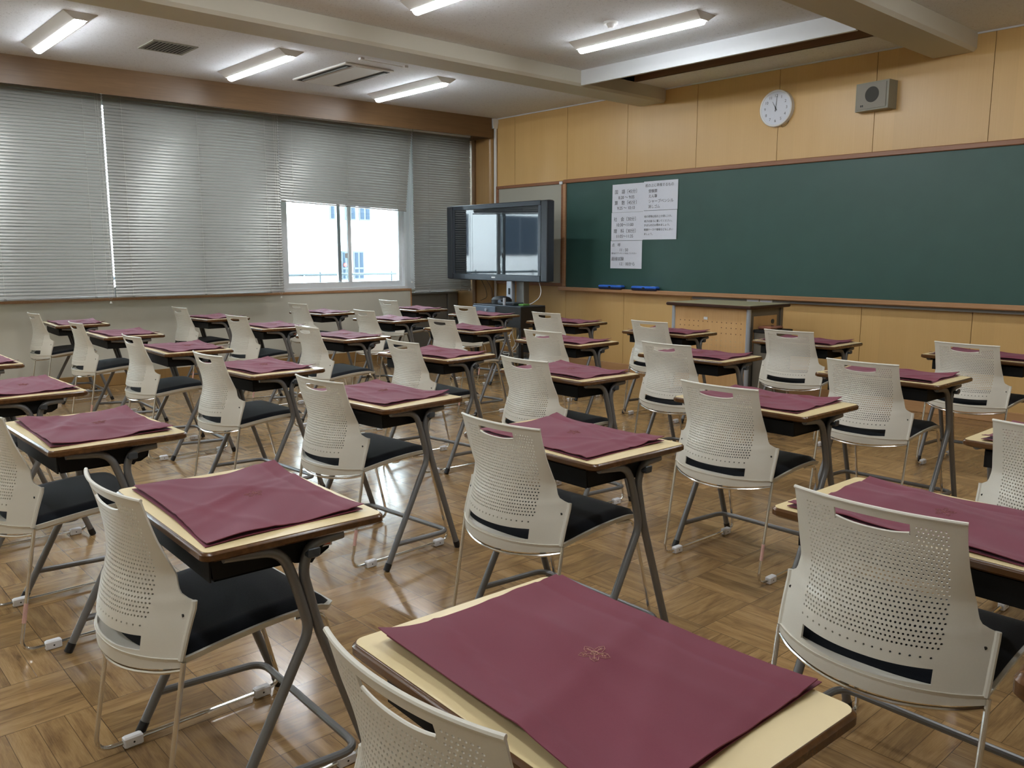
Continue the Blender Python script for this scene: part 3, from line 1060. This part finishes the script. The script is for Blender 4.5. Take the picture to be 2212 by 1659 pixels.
# ------------------------------------------------------------------ lectern
root = empty('teacher_lectern', (-4.33, 6.57, 0), -.02)
tag(root, 'wooden teacher lectern with perforated front and olive top before the chalkboard', 'lectern')
b = MB().mat('darkbrown').box(-.455, .445, -.32, .32, .865, .895, .008)
b.mat('lect_top').box(-.448, .438, -.313, .313, .894, .8965)
b.build('top', None, root, smooth=False)
fr = MB().mat('lect_wood').box(-.385, .375, -.262, -.245, .04, .865).build('front_panel', None, root, smooth=False)
MB().box(-.385, .375, -.266, -.262, .82, .865).build('front_rail', 'lect_wood', fr, smooth=False)
for sx in (-.405, .392):
    MB().cyl((sx, -.255, 0), .020, .865, 'z', 16).build('corner_post', 'silver', root)
    MB().box(sx - .018, sx + .018, .22, .26, 0, .865, .004).build('rear_post', 'lect_grey', root)
MB().box(-.385, .375, .24, .25, .04, .865).build('back_panel', 'lect_wood', root, smooth=False)
for s_, sx in ((-1, -.405), (1, .392)):
    a = sorted((sx + s_ * .006, sx - s_ * .006))
    MB().box(a[0], a[1], -.235, .22, .04, .865).build('side_frame', 'lect_grey', root, smooth=False)
    a = sorted((sx + s_ * .006, sx + s_ * .009))
    sp_ = MB().box(a[0], a[1], -.19, .17, .50, .80).build('side_panel', 'lect_wood', root, smooth=False)
    if s_ > 0:
        MB().cyl((sx + .009, .10, .745), .020, .008, 'x', 18).build('lock', 'tv', sp_)
b = MB()
for rz_, idx in ((.735, range(14)), (.690, [0, 1, 2, 3, 4, 9, 10, 11, 12, 13]), (.640, range(14)), (.575, range(5, 14)), (.530, range(5, 14)), (.485, range(5, 14)), (.440, range(14)), (.395, range(14))):
    if rz_ < .6:
        continue
    for k in idx:
        b.cyl((-.325 + k * .05, -.2635, rz_), .0042, .0015, 'y', 8)
b.build('perforations', 'darkbrown', fr, smooth=False)
b = MB()  # lower rows drawn as smaller, paler dots
for rz_ in (.575, .530, .485, .440):
    for k in range(5, 14):
        b.cyl((-.325 + k * .05, -.2635, rz_), .0036, .0015, 'y', 8)
b.build('pale_perforations', 'lect_top', fr, smooth=False)
MB().box(-.065, -.025, -.267, -.262, .752, .776, .001).build('name_plate', 'white', fr, smooth=False)
# grey caddy with maroon folder hanging at the lectern side
root = empty('side_caddy', (-3.86, 6.50, 0))
tag(root, 'grey caddy with dark rim standing at the right side of the lectern', 'caddy')
MB().box(-.06, .14, -.14, .14, .0, .665, .004).build('body', 'lect_grey', root, smooth=False)
MB().box(-.065, .145, -.145, .145, .665, .69, .003).build('rim', 'dark', root, smooth=False)
o = MB().box(-.055, .075, -.10, .10, 0, .03, .01).build('folder', 'table_brown')
o.location = (-3.85, 6.49, .69)
tag(o, 'reddish brown folder lying on the grey caddy by the lectern', 'folder')


# ------------------------------------------------------------------ chair
def interp(tbl, z):
    if z <= tbl[0][0]:
        return tbl[0][1]
    for (a, va), (c, vc) in zip(tbl[:-1], tbl[1:]):
        if z <= c:
            t = (z - a) / (c - a)
            return va + (vc - va) * t
    return tbl[-1][1]

def sinterp(tbl, z):
    """smooth (Catmull-Rom) interpolation"""
    n_ = len(tbl)
    if z <= tbl[0][0]:
        return tbl[0][1]
    if z >= tbl[-1][0]:
        return tbl[-1][1]
    for i in range(n_ - 1):
        if z <= tbl[i + 1][0]:
            break
    p0, p1, p2, p3 = tbl[max(i - 1, 0)], tbl[i], tbl[i + 1], tbl[min(i + 2, n_ - 1)]
    t = (z - p1[0]) / (p2[0] - p1[0])
    m1 = (p2[1] - p0[1]) / max(1e-6, p2[0] - p0[0]) * (p2[0] - p1[0])
    m2 = (p3[1] - p1[1]) / max(1e-6, p3[0] - p1[0]) * (p2[0] - p1[0])
    return (2 * t ** 3 - 3 * t ** 2 + 1) * p1[1] + (t ** 3 - 2 * t ** 2 + t) * m1 + (-2 * t ** 3 + 3 * t ** 2) * p2[1] + (t ** 3 - t ** 2) * m2

SY = .22   # local shift so that the chair's origin lies under its seat
T_W = [(.415, .233), (.44, .236), (.54, .236), (.562, .236), (.566, .233), (.569, .219), (.574, .211), (.584, .204), (.604, .1985), (.63, .194), (.70, .188), (.76, .186), (.80, .187)]
T_YE = [(.40, .048), (.44, .055), (.50, .072), (.56, .090), (.60, .074), (.64, .055), (.70, .030), (.75, .014), (.80, .0)]
T_YC = [(.40, -.040), (.45, -.042), (.50, -.036), (.56, -.022), (.62, -.008), (.68, -.004), (.74, -.012), (.80, -.030)]

def back_point(s, z):
    """s in [-1, 1] across, z = height row ; returns the rear surface point of the backrest"""
    W_ = interp(T_W, z)
    x = s * W_
    q = min(1.0, abs(x) / .236 if z < .56 else abs(x) / W_)
    ye, yc = sinterp(T_YE, z), sinterp(T_YC, z)
    p = 2.3 if z < .56 else 2.1
    if .56 <= z < .62:
        t = (z - .56) / .06
        q = (abs(x) / .236) * (1 - t) + (abs(x) / W_) * t
        q = min(1, q)
    y = yc + (ye - yc) * q ** p
    fade = max(0, 1 - (z - .415) / .22)
    zz = z - .020 * (1 - (x / .236) ** 2) * fade
    return Vector((x, y - SY, zz))

def make_backrest(parent):
    rows = [.415, .425, .4335, .4345, .447, .455, .486, .494]
    z = .502
    nh = 30
    holes_from = len(rows)
    pitch = (.787 - .502) / nh
    for k in range(nh + 1):
        rows.append(z + k * pitch)
    holes_to = len(rows) - 1
    rows += [.793, .800]
    NC = 34
    wh = .155
    def cols(zr):
        W_ = interp(T_W, zr)
        inner = [(-wh + 2 * wh * j / NC) / W_ for j in range(NC + 1)]
        m_ = wh / W_
        outer = [1 - (1 - m_) * t for t in (0, .25, .5, .75)]
        return [-q for q in outer] + inner + outer[::-1]
    nco = NC + 9
    V, F = [], []
    P2 = []
    def slotz(x, zr):
        # lower edge of the handle slot rises towards its ends
        if .74 < zr < .76 and abs(x) < .0800:
            return zr + .0125 * (abs(x) / .0800) ** 2.2
        return zr
    idx = {}
    for i, zr in enumerate(rows):
        W_ = interp(T_W, zr)
        for j, s in enumerate(cols(zr)):
            zz = zr
            idx[(i, j)] = len(P2)
            P2.append((s, zz, s * W_))
    # slot rows
    hs0 = min(range(len(rows)), key=lambda i: abs(rows[i] - .746))
    hs1 = min(range(len(rows)), key=lambda i: abs(rows[i] - .779))
    def P(s, zr, x):
        q = back_point(s, zr)
        if abs(x) < .0800 and rows[hs0] - .0001 < zr < rows[hs1] - .006:
            q = back_point(s, zr + .008 * (abs(x) / .0800) ** 2.6 * (1 - (zr - rows[hs0]) / (rows[hs1] - rows[hs0])))
        return q
    verts = [P(*p) for p in P2]
    faces = []
    r1 = rows.index(.455)
    for i in range(len(rows) - 1):
        for j in range(nco - 1):
            a, b_, c, d_ = idx[(i, j)], idx[(i, j + 1)], idx[(i + 1, j + 1)], idx[(i + 1, j)]
            xm = (P2[a][2] + P2[b_][2]) / 2
            if hs0 <= i < hs1 and abs(xm) < .0800:
                continue
            if i == r1 and abs(xm) < .150:
                continue
            inhole = holes_from <= i < holes_to - 1 and 4 <= j < 4 + NC
            if inhole and hs0 - 1 <= i < hs1 + 1 and abs(xm) < .089:
                inhole = False
            if inhole and i == holes_from + 1:
                inhole = False
            if inhole and i == holes_from and j % 2:
                inhole = False
            if inhole and i >= hs1:
                inhole = False
            if not inhole:
                faces.append((a, b_, c, d_))
                continue
            # cell with an octagonal hole, rows staggered
            A_, B_, C_, D_ = verts[a], verts[b_], verts[c], verts[d_]
            sh = .20 if i % 2 else -.20
            def loc(u, v):
                return (A_ * (1 - u) + B_ * u) * (1 - v) + (D_ * (1 - u) + C_ * u) * v
            k0 = len(verts)
            for q in range(8):
                t = math.pi / 4 * q + math.pi / 8
                verts.append(loc(.5 + sh * 1.0 + .265 * math.cos(t), .5 + .25 * math.sin(t)))
            h = [k0 + q for q in range(8)]
            # ring: hole vertices q=0..7 start at 22.5deg going counter-clockwise ; corners a(225) b(315) c(45) d(135)
            faces.append((c, h[1], h[0]))
            faces.append((b_, c, h[0], h[7]))
            faces.append((b_, h[7], h[6]))
            faces.append((a, b_, h[6], h[5]))
            faces.append((a, h[5], h[4]))
            faces.append((d_, a, h[4], h[3]))
            faces.append((d_, h[3], h[2]))
            faces.append((c, d_, h[2], h[1]))
    # drop unused vertices and thicken
    used = sorted({q for f in faces for q in f})
    mp = {q: k for k, q in enumerate(used)}
    vs = [verts[q] for q in used]
    fs = [tuple(mp[q] for q in f) for f in faces]
    nrm = [Vector((0, 0, 0)) for _ in vs]
    for f in fs:
        a, b_, c = vs[f[0]], vs[f[1]], vs[f[2]]
        n_ = (b_ - a).cross(c - a)
        if n_.length > 0:
            n_.normalize()
        for q in f:
            nrm[q] += n_
    T = .0045
    n0 = len(vs)
    back = [vs[k] for k in range(n0)]
    front = [vs[k] - nrm[k].normalized() * T for k in range(n0)]
    edges = {}
    for f in fs:
        for a, b_ in zip(f, f[1:] + f[:1]):
            if (b_, a) in edges:
                del edges[(b_, a)]
            else:
                edges[(a, b_)] = 1
    allf = [f for f in fs] + [tuple(q + n0 for q in f[::-1]) for f in fs] + [(b_, a, a + n0, b_ + n0) for a, b_ in edges]
    mb = MB()
    mb.add([tuple(v) for v in back + front], allf)
    # rolled top lip and handle rims
    lip = [tuple(back_point(-1 + 2 * k / 24, .7985) + Vector((0, .002, 0))) for k in range(25)]
    mb.tube(lip, .0046, 8)
    e1 = [tuple(back_point(x / .186, rows[hs0] + .008 * (abs(x) / .0800) ** 2.6) + Vector((0, .0022, 0))) for x in [(-.0800 + .160 * k / 16) for k in range(17)]]
    mb.tube(e1, .0032, 6)
    for sg in (-1, 1):
        roll = [tuple(back_point(sg * .985, zz) + Vector((0, .001, 0))) for zz in (.432, .46, .49, .52, .545, .562)]
        mb.tube(roll, .0072, 8)
    return mb.build('backrest', 'chair', parent, angle=40)

def seat_edge(u, inset=0.0):
    """outline of the seat, u in [0, 1) once round, as (x, y)"""
    pts = []
    return pts

def seat_z(y):
    return sinterp([(-.06, .432), (.05, .436), (.15, .448), (.25, .458), (.35, .462), (.40, .459), (.44, .446)], y)

def seat_rows(ins, dz, crown=0.0, drop=0.0, n=22, m=17, rear=0.0, ramp=.07):
    rows = []
    for i in range(n + 1):
        v = i / n
        row = []
        for j in range(m + 1):
            s = -1 + 2 * j / m
            hw_ = .236 - .004 * v - ins
            # front corners rounded
            yr = -.044 + .092 * abs(s) ** 2.3 + ins + rear * (1 - s * s)
            yf = .452 - ins
            cr = .026
            e = max(0, abs(s) * hw_ - (hw_ - cr)) / cr
            yf -= cr * (1 - math.sqrt(max(0, 1 - min(1, e) ** 2)))
            y = yr + (yf - yr) * v
            x = s * hw_
            edge = min(1, min(1 - abs(s), v * 1.0 / .999, 1 - v) / ramp) if crown or drop else 1
            edge = max(0, edge)
            zz = seat_z(y) + dz + crown * (1 - (1 - edge) ** 2.5) - drop * (1 - (1 - edge) ** 2)
            row.append((x, y - SY, zz))
        rows.append(row)
    return rows

def closed_grid(mb, top, bot):
    n, m = len(top), len(top[0])
    mb.grid(top)
    mb.grid([r[::-1] for r in bot])
    per = [(0, j) for j in range(m)] + [(i, m - 1) for i in range(1, n)] + [(n - 1, j) for j in range(m - 2, -1, -1)] + [(i, 0) for i in range(n - 2, 0, -1)]
    ring_t = [top[i][j] for i, j in per]
    ring_b = [bot[i][j] for i, j in per]
    mb.loft([ring_b, ring_t], cap=False)

def make_chair():
    root = empty('classroom_chair')
    make_backrest(root)
    mb = MB()
    closed_grid(mb, seat_rows(0, 0), seat_rows(.004, -.015, 0, .030, ramp=.45))
    mb.build('seat_shell', 'chair', root, angle=50)
    mb = MB()
    closed_grid(mb, seat_rows(.009, .002, .013, rear=.035), seat_rows(.009, -.001, rear=.035))
    mb.build('seat_pad', 'pad', root, angle=60)
    r = .0062
    path = fillet([(-.232, .052 - SY, .408), (-.19, .018 - SY, .397), (-.10, -.024 - SY, .386), (0, -.037 - SY, .382), (.10, -.024 - SY, .386), (.19, .018 - SY, .397), (.232, .052 - SY, .408)], .06, 4)
    MB().tube(path, .0052, 8).build('rear_crossbar', 'chrome', root)
    for s in (-1, 1):
        path = fillet([(s * .236, .054 - SY, .428), (s * .236, -.018 - SY, .0165), (s * .236, .520 - SY, .0165), (s * .224, .412 - SY, .434), (s * .214, .34 - SY, .437)], [.0, .05, .05, .03, 0], 6)
        fo = MB().tube(path, r, 10).build('side_frame', 'chrome', root)
        for y in (.080, .458):
            g = MB()
            g.box(s * .236 - .0125, s * .236 + .0125, y - .025 - SY, y + .025 - SY, 0, .031, .004)
            gg = g.build('glide', 'glide', fo)
            MB().cyl((s * .236 + .0118, y - SY, .015), .0028, .0012, 'x', 10).build('screw', 'dark', gg)
        if s > 0:
            a, b_ = Vector((.236, .054 - SY, .428)), Vector((.236, -.018 - SY, .0165))
            d_ = b_ - a
            p0, p1 = a + d_ * .60, a + d_ * .76
            MB().tube([tuple(p0), tuple(p1)], r + .0006, 10).build('label_sticker', 'pink', fo)
    for s in (-1, 1):
        p = back_point(s * .925, .530)
        MB().cyl((p.x, p.y - .0012, p.z), .0036, .0035, 'y', 12).build('screw_hole', 'dark', root)
    return root

# ------------------------------------------------------------------ desk
DW, DD, DH = .65, .45, .70

def rrect(hx, hy, r, n=5):
    pts = []
    for cx_, cy_, a0 in ((hx - r, hy - r, 0), (-hx + r, hy - r, 90), (-hx + r, -hy + r, 180), (hx - r, -hy + r, 270)):
        for k in range(n + 1):
            a = math.radians(a0 + 90 * k / n)
            pts.append((cx_ + r * math.cos(a), cy_ + r * math.sin(a)))
    return pts

def make_desk():
    root = empty('school_desk')
    b = MB()
    rings = []
    for ins, z in ((.006, .677), (.0, .682), (.0, .694), (.0035, .6985), (.0065, .6998)):
        rings.append([(p[0], p[1], z) for p in rrect(DW / 2 - ins, DD / 2 - ins, .024)])
    b.loft(rings)
    b.build('edge_band', 'band', root)
    b = MB()
    b.loft([[(p[0], p[1], z) for p in rrect(DW / 2 - .0062, DD / 2 - .0062, .02)] for z in (.6985, .7004)])
    b.build('tabletop', 'laminate', root, smooth=False)
    # open fronted book tray
    b = MB()
    x0, x1, y0, y1, z0, z1, t = -.258, .258, -.190, .112, .608, .676, .004
    def prof(i):
        return [(y0 + i, z1), (y0 + i + .01, z0 + i), (y1 - .035 - i, z0 + i), (y1 - .010 - i, z0 + i + .014), (y1 - i, z1 - .01), (y1 - i, z1)]
    o_, n_ = prof(0), prof(t)
    for s in (x0, x1):
        a = (s, s + t) if s < 0 else (s - t, s)
        b.prism(o_, a[0], a[1], 'x')
    fs = o_ + n_[::-1]
    b.prism([o_[1], o_[2], n_[2], (n_[1][0] - .004, n_[1][1])], x0, x1, 'x')
    b.prism([o_[2], o_[3], n_[3], n_[2]], x0, x1, 'x')
    b.prism([o_[3], o_[4], n_[4], n_[3]], x0, x1, 'x')
    b.prism([o_[4], o_[5], n_[5], n_[4]], x0, x1, 'x')
    b.prism([(y0, z0 + .0), (y0 + .004, z0), (y0 + .004, z1 - .012), (y0, z1 - .012)], x0, x1, 'x')
    b.build('book_tray', 'tray', root, smooth=False)
    for s in (-1, 1):
        X = s * .292
        br = MB()
        br.prism([(-.165, .677), (-.165, .665), (-.06, .655), (.0, .615), (.045, .605), (.075, .64), (.12, .665), (.12, .677)], X - .004 - s * .014, X + .004 - s * .014, 'x')
        br.build('side_bracket', 'tray', root, smooth=False)
        A_ = fillet([(X, -.170, .672), (X, -.036, .659), (X, -.004, .570), (X, .028, .450), (X, -.205, .016)], [0, .05, .05, .035, 0], 6)
        B_ = fillet([(X, .120, .664), (X, .038, .658), (X, .014, .600), (X, .047, .455), (X, .198, .016)], [0, .03, .04, .05, 0], 6)
        for P_ in (A_, B_):
            l_ = MB().tube(P_, .0127, 12).build('leg', 'steel', root)
            d_ = (Vector(P_[-1]) - Vector(P_[-2])).normalized()
            e = Vector(P_[-1])
            MB().tube([tuple(e - d_ * .018), tuple(e + d_ * .014)], .0142, 12).build('foot_cap', 'dark', l_)
    rail = fillet([(-.292, -.158, .105), (-.292, .150, .092), (.292, .150, .092), (.292, -.158, .105)], [0, .055, .055, 0], 6)
    MB().tube(rail, .0105, 10).build('floor_rail', 'steel', root)
    h = MB()
    h.box(.302, .326, .016, .046, .632, .646, .004)
    h.box(.320, .326, .016, .046, .640, .656, .002)
    h.build('bag_hook', 'hook', root)
    return root

# ------------------------------------------------------------------ cloth bags
def cloth_shape(seed, corners=None):
    """two layers of maroon cloth lying on the desk, corners = four (x, y): NL NR FR FL ; returns mesh builder and height function"""
    rg = random.Random(seed)
    c = corners or [(-.275 + rg.uniform(-.012, .012), -.190 + rg.uniform(-.01, .01)), (.268 + rg.uniform(-.012, .012), -.185 + rg.uniform(-.015, .01)),
                    (.262 + rg.uniform(-.012, .012), .200 + rg.uniform(-.01, .012)), (-.283 + rg.uniform(-.012, .012), .205 + rg.uniform(-.01, .01))]
    waves = [(rg.uniform(2, 7), rg.uniform(2, 7), rg.uniform(0, 6.28), rg.uniform(.0008, .0020)) for _ in range(5)]
    creases = [(rg.uniform(0, 1), rg.uniform(0, 1), rg.uniform(0, math.pi), rg.uniform(.018, .05), rg.uniform(.0025, .006)) for _ in range(6)]
    lift = [rg.uniform(.004, .010), rg.uniform(.001, .005), rg.uniform(.008, .015), rg.uniform(.005, .013)]
    cen = rg.uniform(.003, .009)
    near_lift = rg.uniform(.0005, .004) if seed != 10 else .013
    def base(u, v):
        x = (c[0][0] * (1 - u) + c[1][0] * u) * (1 - v) + (c[3][0] * (1 - u) + c[2][0] * u) * v
        y = (c[0][1] * (1 - u) + c[1][1] * u) * (1 - v) + (c[3][1] * (1 - u) + c[2][1] * u) * v
        # slightly hollow sides
        y += .010 * math.sin(math.pi * u) * (1 - 2 * v) * .8
        x += .008 * math.sin(math.pi * v) * (1 - 2 * u)
        return x, y
    def hgt(u, v):
        z = .0075
        for fu, fv, ph, am in waves:
            z += am * math.sin(fu * u * 2 + fv * v * 2 + ph)
        for cu, cv, ca, cw, ch in creases:
            dd = (u - cu) * math.cos(ca) + (v - cv) * math.sin(ca)
            z += ch * math.exp(-(dd / cw) ** 2) * .6
        z += cen * math.exp(-((u - .35) ** 2 + (v - .6) ** 2) / .05)
        for (uu, vv), l_ in zip(((0, 0), (1, 0), (1, 1), (0, 1)), lift):
            d2 = math.hypot((u - uu) * 1.4, v - vv)
            z += l_ * max(0, 1 - d2 / .45) ** 2
        z += near_lift * max(0, 1 - v / .3) ** 2
        # hem line near the far edge
        if abs(v - .88) < .012:
            z -= .0016
        return max(z, .0042)
    N_, M_ = 44, 34
    vv = [j / M_ for j in range(M_ + 1)] + [.872, .88, .888]
    vv = sorted(set(vv))
    mb = MB()
    top, bot = [], []
    for v in vv:
        top.append([(*base(u / N_, v), hgt(u / N_, v)) for u in range(N_ + 1)])
        bot.append([(*base(u / N_, v), hgt(u / N_, v) - .0018) for u in range(N_ + 1)])
    closed_grid(mb, top, bot)
    # lower layer, a little offset and flatter
    ox_, oy_ = rg.uniform(.001, .006), rg.uniform(-.006, -.001)
    if seed == 10:
        ox_, oy_ = -.002, .016
        lift[0], lift[3] = .001, .012
    n2, m2 = 20, 14
    t2 = [[(base(i / n2, j / m2)[0] + ox_ * (i / n2), base(i / n2, j / m2)[1] + oy_, max(.0018, (hgt(i / n2, j / m2) - .004) * .45)) for i in range(n2 + 1)] for j in range(m2 + 1)]
    b2 = [[(p[0], p[1], max(.0002, p[2] - .0014)) for p in r_] for r_ in t2]
    closed_grid(mb, t2, b2)
    return mb, base, hgt

def make_cloth(seed, corners=None, emblem=True, ink='gold_faint'):
    mb, base, hgt = cloth_shape(seed, corners)
    o = mb.build('cloth_bag', 'cloth', angle=50)
    if emblem:
        # five lobed leaf emblem drawn in thin gold lines
        e = MB()
        def onto(p):
            # local metric offset from the bag's middle, solved for (u, v)
            u, v = .5, .5
            bx, by = base(.5, .56)
            tx, ty = bx + p[0], by + p[1]
            for _ in range(6):
                x, y = base(u, v)
                u += (tx - x) / .55
                v += (ty - y) / .39
            return (tx, ty, hgt(u, v) + .0005)
        def line(pts, r=.00038):
            e.tube([onto(p) for p in pts], r, 4)
        Rr, rr = .026, .0125
        out = []
        for k in range(5):
            a = math.radians(90 + 72 * k + 8)
            for da, q in ((-26, .60), (-17, .80), (-9, .86), (0, 1.0), (9, .86), (17, .80), (26, .60), (36, .46)):
                aa = a + math.radians(da)
                out.append((q * Rr * math.cos(aa), q * Rr * math.sin(aa)))
        line(out + out[:1])
        for k in range(5):
            a = math.radians(90 + 72 * k + 8)
            line([(0, 0), (Rr * .78 * math.cos(a), Rr * .78 * math.sin(a))])
            for t in (.45, .62):
                for sg in (-1, 1):
                    line([(Rr * t * math.cos(a), Rr * t * math.sin(a)), (Rr * (t + .16) * math.cos(a + sg * .22), Rr * (t + .16) * math.sin(a + sg * .22))], .0003)
        line([(.006 * math.cos(t * .7), .006 * math.sin(t * .7)) for t in range(10)])
        line([(-.010, .002), (-.004, .006), (.004, .005), (.011, .009)], .0008)
        e.build('emblem', ink, o)
    return o

# ------------------------------------------------------------------ seats: (column, row) -> desk centre, yaw
DESK = {
    (1, 0): (-0.805, 0.878, -2.0),
    (2, 0): (-1.999, 0.88, -1.8),
    (3, 0): (-3.249, 0.87, 0.7999999999999998),
    (4, 0): (-4.47, 0.88, 1),
    (5, 0): (-5.735, 0.897, 0),
    (1, 1): (-0.741, 2.06, -1.2999999999999998),
    (2, 1): (-1.961, 2.05, -1.0),
    (3, 1): (-3.159, 2.05, 5.0),
    (4, 1): (-4.401, 2.071, 4.0),
    (5, 1): (-5.67, 2.127, -2.0),
    (6, 1): (-7.021, 2.164, -2.0),
    (7, 1): (-8.382, 2.17, -3.0),
    (1, 2): (-0.722, 3.261, 0),
    (2, 2): (-1.917, 3.214, -1.0),
    (3, 2): (-3.117, 3.236, -1.0),
    (4, 2): (-4.257, 3.201, 7.0),
    (5, 2): (-5.673, 3.365, 6.0),
    (6, 2): (-6.903, 3.376, -2.0),
    (7, 2): (-8.232, 3.41, 4.0),
    (2, 3): (-1.892, 4.432, 0),
    (3, 3): (-3.094, 4.4, 2.0),
    (4, 3): (-4.273, 4.408, 3.0),
    (5, 3): (-5.547, 4.506, 6.0),
    (6, 3): (-6.884, 4.618, 5.0),
    (7, 3): (-8.187, 4.609, 5.0),
    (2, 4): (-1.857, 5.721, 0),
    (3, 4): (-3.066, 5.686, 1.0),
    (4, 4): (-4.22, 5.568, 2.0),
    (5, 4): (-5.501, 5.674, 5.0),
    (6, 4): (-6.732, 5.693, 5.0),
    (7, 4): (-8.006, 5.739, 0.0),
}
# chairs: middle of the back's top edge and yaw
CH = {
    (1, 0): (-0.822, 0.559, 1.5),
    (2, 0): (-2.016, 0.569, 1.0),
    (3, 0): (-3.262, 0.556, 0),
    (4, 0): (-4.48, 0.57, 0),
    (5, 0): (-5.745, 0.58, 0),
    (1, 1): (-0.759, 1.737, 0.0),
    (2, 1): (-1.97, 1.727, 0.5),
    (3, 1): (-3.174, 1.756, 3.0),
    (4, 1): (-4.382, 1.766, 1.0),
    (5, 1): (-5.686, 1.797, -0.5),
    (6, 1): (-7.07, 1.83, 0.0),
    (7, 1): (-8.43, 1.843, 1.5),
    (1, 2): (-0.735, 2.935, 0),
    (2, 2): (-1.934, 2.888, -0.5),
    (3, 2): (-3.101, 2.886, -3.0),
    (4, 2): (-4.234, 2.922, -3.0),
    (5, 2): (-5.553, 2.989, -1.5),
    (6, 2): (-6.936, 3.067, 3.5),
    (7, 2): (-8.384, 3.126, 1.0),
    (2, 3): (-1.892, 4.066, -1.5),
    (3, 3): (-3.073, 4.023, -1.5),
    (4, 3): (-4.155, 4.046, 0.0),
    (5, 3): (-5.469, 4.163, -1.0),
    (6, 3): (-6.819, 4.277, -1.0),
    (7, 3): (-8.23, 4.333, 3.5),
    (2, 4): (-1.866, 5.367, -3.0),
    (3, 4): (-3.028, 5.355, 1.5),
    (4, 4): (-4.202, 5.277, -1.5),
    (5, 4): (-5.456, 5.355, -0.5),
    (6, 4): (-6.699, 5.405, -3.0),
    (7, 4): (-8.135, 5.429, 0.0),
}
ROWN = {0: 'rearmost row', 1: 'second row from rear', 2: 'middle row', 3: 'second row from chalkboard', 4: 'front row by chalkboard'}
COLN = {7: 'column beside windows', 6: 'second column from windows', 5: 'third column from windows', 4: 'fourth column from windows',
        3: 'fifth column from windows', 2: 'sixth column from windows', 1: 'column farthest from windows'}

def place(col, row, what):
    return '%s, %s, %s' % (what, ROWN[row], COLN[col])

CUST = {
    ('chair', 1, 0): 'white perforated chair cut off by the bottom edge, tucked under the nearest desk',
    ('desk', 1, 0): 'nearest cream-topped school desk, cut off by the bottom edge',
    ('cloth', 1, 0): 'largest maroon cloth bag with clear gold emblem on the nearest desk',
}
desk0 = make_desk()
chair0 = make_chair()
first = True
for (c, r), (x, y, a) in DESK.items():
    o = desk0 if first else copy_tree(desk0)
    o.location = (x, y, 0)
    o.rotation_euler = (0, 0, R(a))
    tag(o, CUST.get(('desk', c, r)) or place(c, r, 'cream-topped school desk'), 'desk', 'school desks in rows')
    cx_, cy_, ca = CH[(c, r)]
    k = chair0 if first else copy_tree(chair0)
    ca_ = R(ca)
    k.location = (cx_ - SY * math.sin(ca_), cy_ + SY * math.cos(ca_), 0)
    k.rotation_euler = (0, 0, ca_)
    tag(k, CUST.get(('chair', c, r)) or place(c, r, 'white perforated chair'), 'chair', 'white chairs with dark seat pads')
    first = False

# stickers on a few desks
for (c, r) in ((2, 0), (5, 2), (4, 2), (6, 2), (5, 3)):
    x, y, a = DESK[(c, r)]
    d_ = [q for q in bpy.data.objects if q.name.startswith('school_desk') and abs(q.location.x - x) < .001 and abs(q.location.y - y) < .001][0]
    b = MB().mat('white').box(.262, .2635, .058, .108, .630, .662)
    b.mat('red').box(.2630, .2642, .062, .104, .634, .643)
    b.build('label_sticker', None, d_, smooth=False)

CORN = {
    (1, 0): [(-.285, -.189), (.281, -.215), (.256, .222), (-.293, .216)],
    (2, 0): [(-.283, -.185), (.284, -.200), (.271, .195), (-.280, .214)],
    (3, 0): [(-.275, -.185), (.275, -.205), (.262, .195), (-.285, .214)],
    (2, 1): [(-.272, -.190), (.268, -.198), (.260, .186), (-.290, .214)],
    (1, 1): [(-.290, -.195), (.285, -.20), (.275, .195), (-.270, .192)],
    (3, 1): [(-.280, -.190), (.262, -.175), (.240, .210), (-.290, .214)],
    (2, 2): [(-.285, -.190), (.262, -.182), (.245, .214), (-.285, .208)],
}
bag_protos = []
for k in range(6):
    q = make_cloth(100 + k)
    bag_protos.append([q, False])
kk = 0
for (c, r), (x, y, a) in DESK.items():
    if (c, r) in CORN:
        o = make_cloth(c * 10 + r, CORN[(c, r)], True, 'gold' if (c, r) == (1, 0) else 'gold_faint')
    else:
        pr_ = bag_protos[(kk * 5 + c) % 6]
        kk += 1
        if pr_[1]:
            o = copy_tree(pr_[0])
        else:
            o = pr_[0]
            pr_[1] = True
    o.location = (x, y, .7004)
    o.rotation_euler = (0, 0, R(a + (0 if (c, r) in CORN else rnd.uniform(-1.5, 1.5))))
    tag(o, CUST.get(('cloth', c, r)) or place(c, r, 'folded maroon cloth bag on desk'), 'cloth bag', 'maroon cloth bags on the desks')
for q, used in bag_protos:
    if not used:
        for ch in list(q.children):
            bpy.data.objects.remove(ch)
        bpy.data.objects.remove(q)

# brown table whose corner enters the frame at lower right
root = empty('side_table', (-.03, 1.60, 0), R(1.5))
tag(root, 'reddish brown table corner at the lower right edge of the picture', 'table')
b = MB()
rings = []
for ins, z in ((.010, .655), (.0, .668), (.0, .690), (.006, .698), (.012, .700)):
    rings.append([(p[0], p[1], z) for p in rrect(.345 - ins, .245 - ins, .03)])
b.mat('band').loft(rings)
b.mat('table_brown').loft([[(p[0], p[1], z) for p in rrect(.333, .233, .025)] for z in (.699, .7006)])
b.build('tabletop', None, root)
for sx in (-.29, .29):
    for sy in (-.19, .19):
        MB().cyl((sx, sy, 0), .014, .66, 'z', 12).build('leg', 'steel', root)
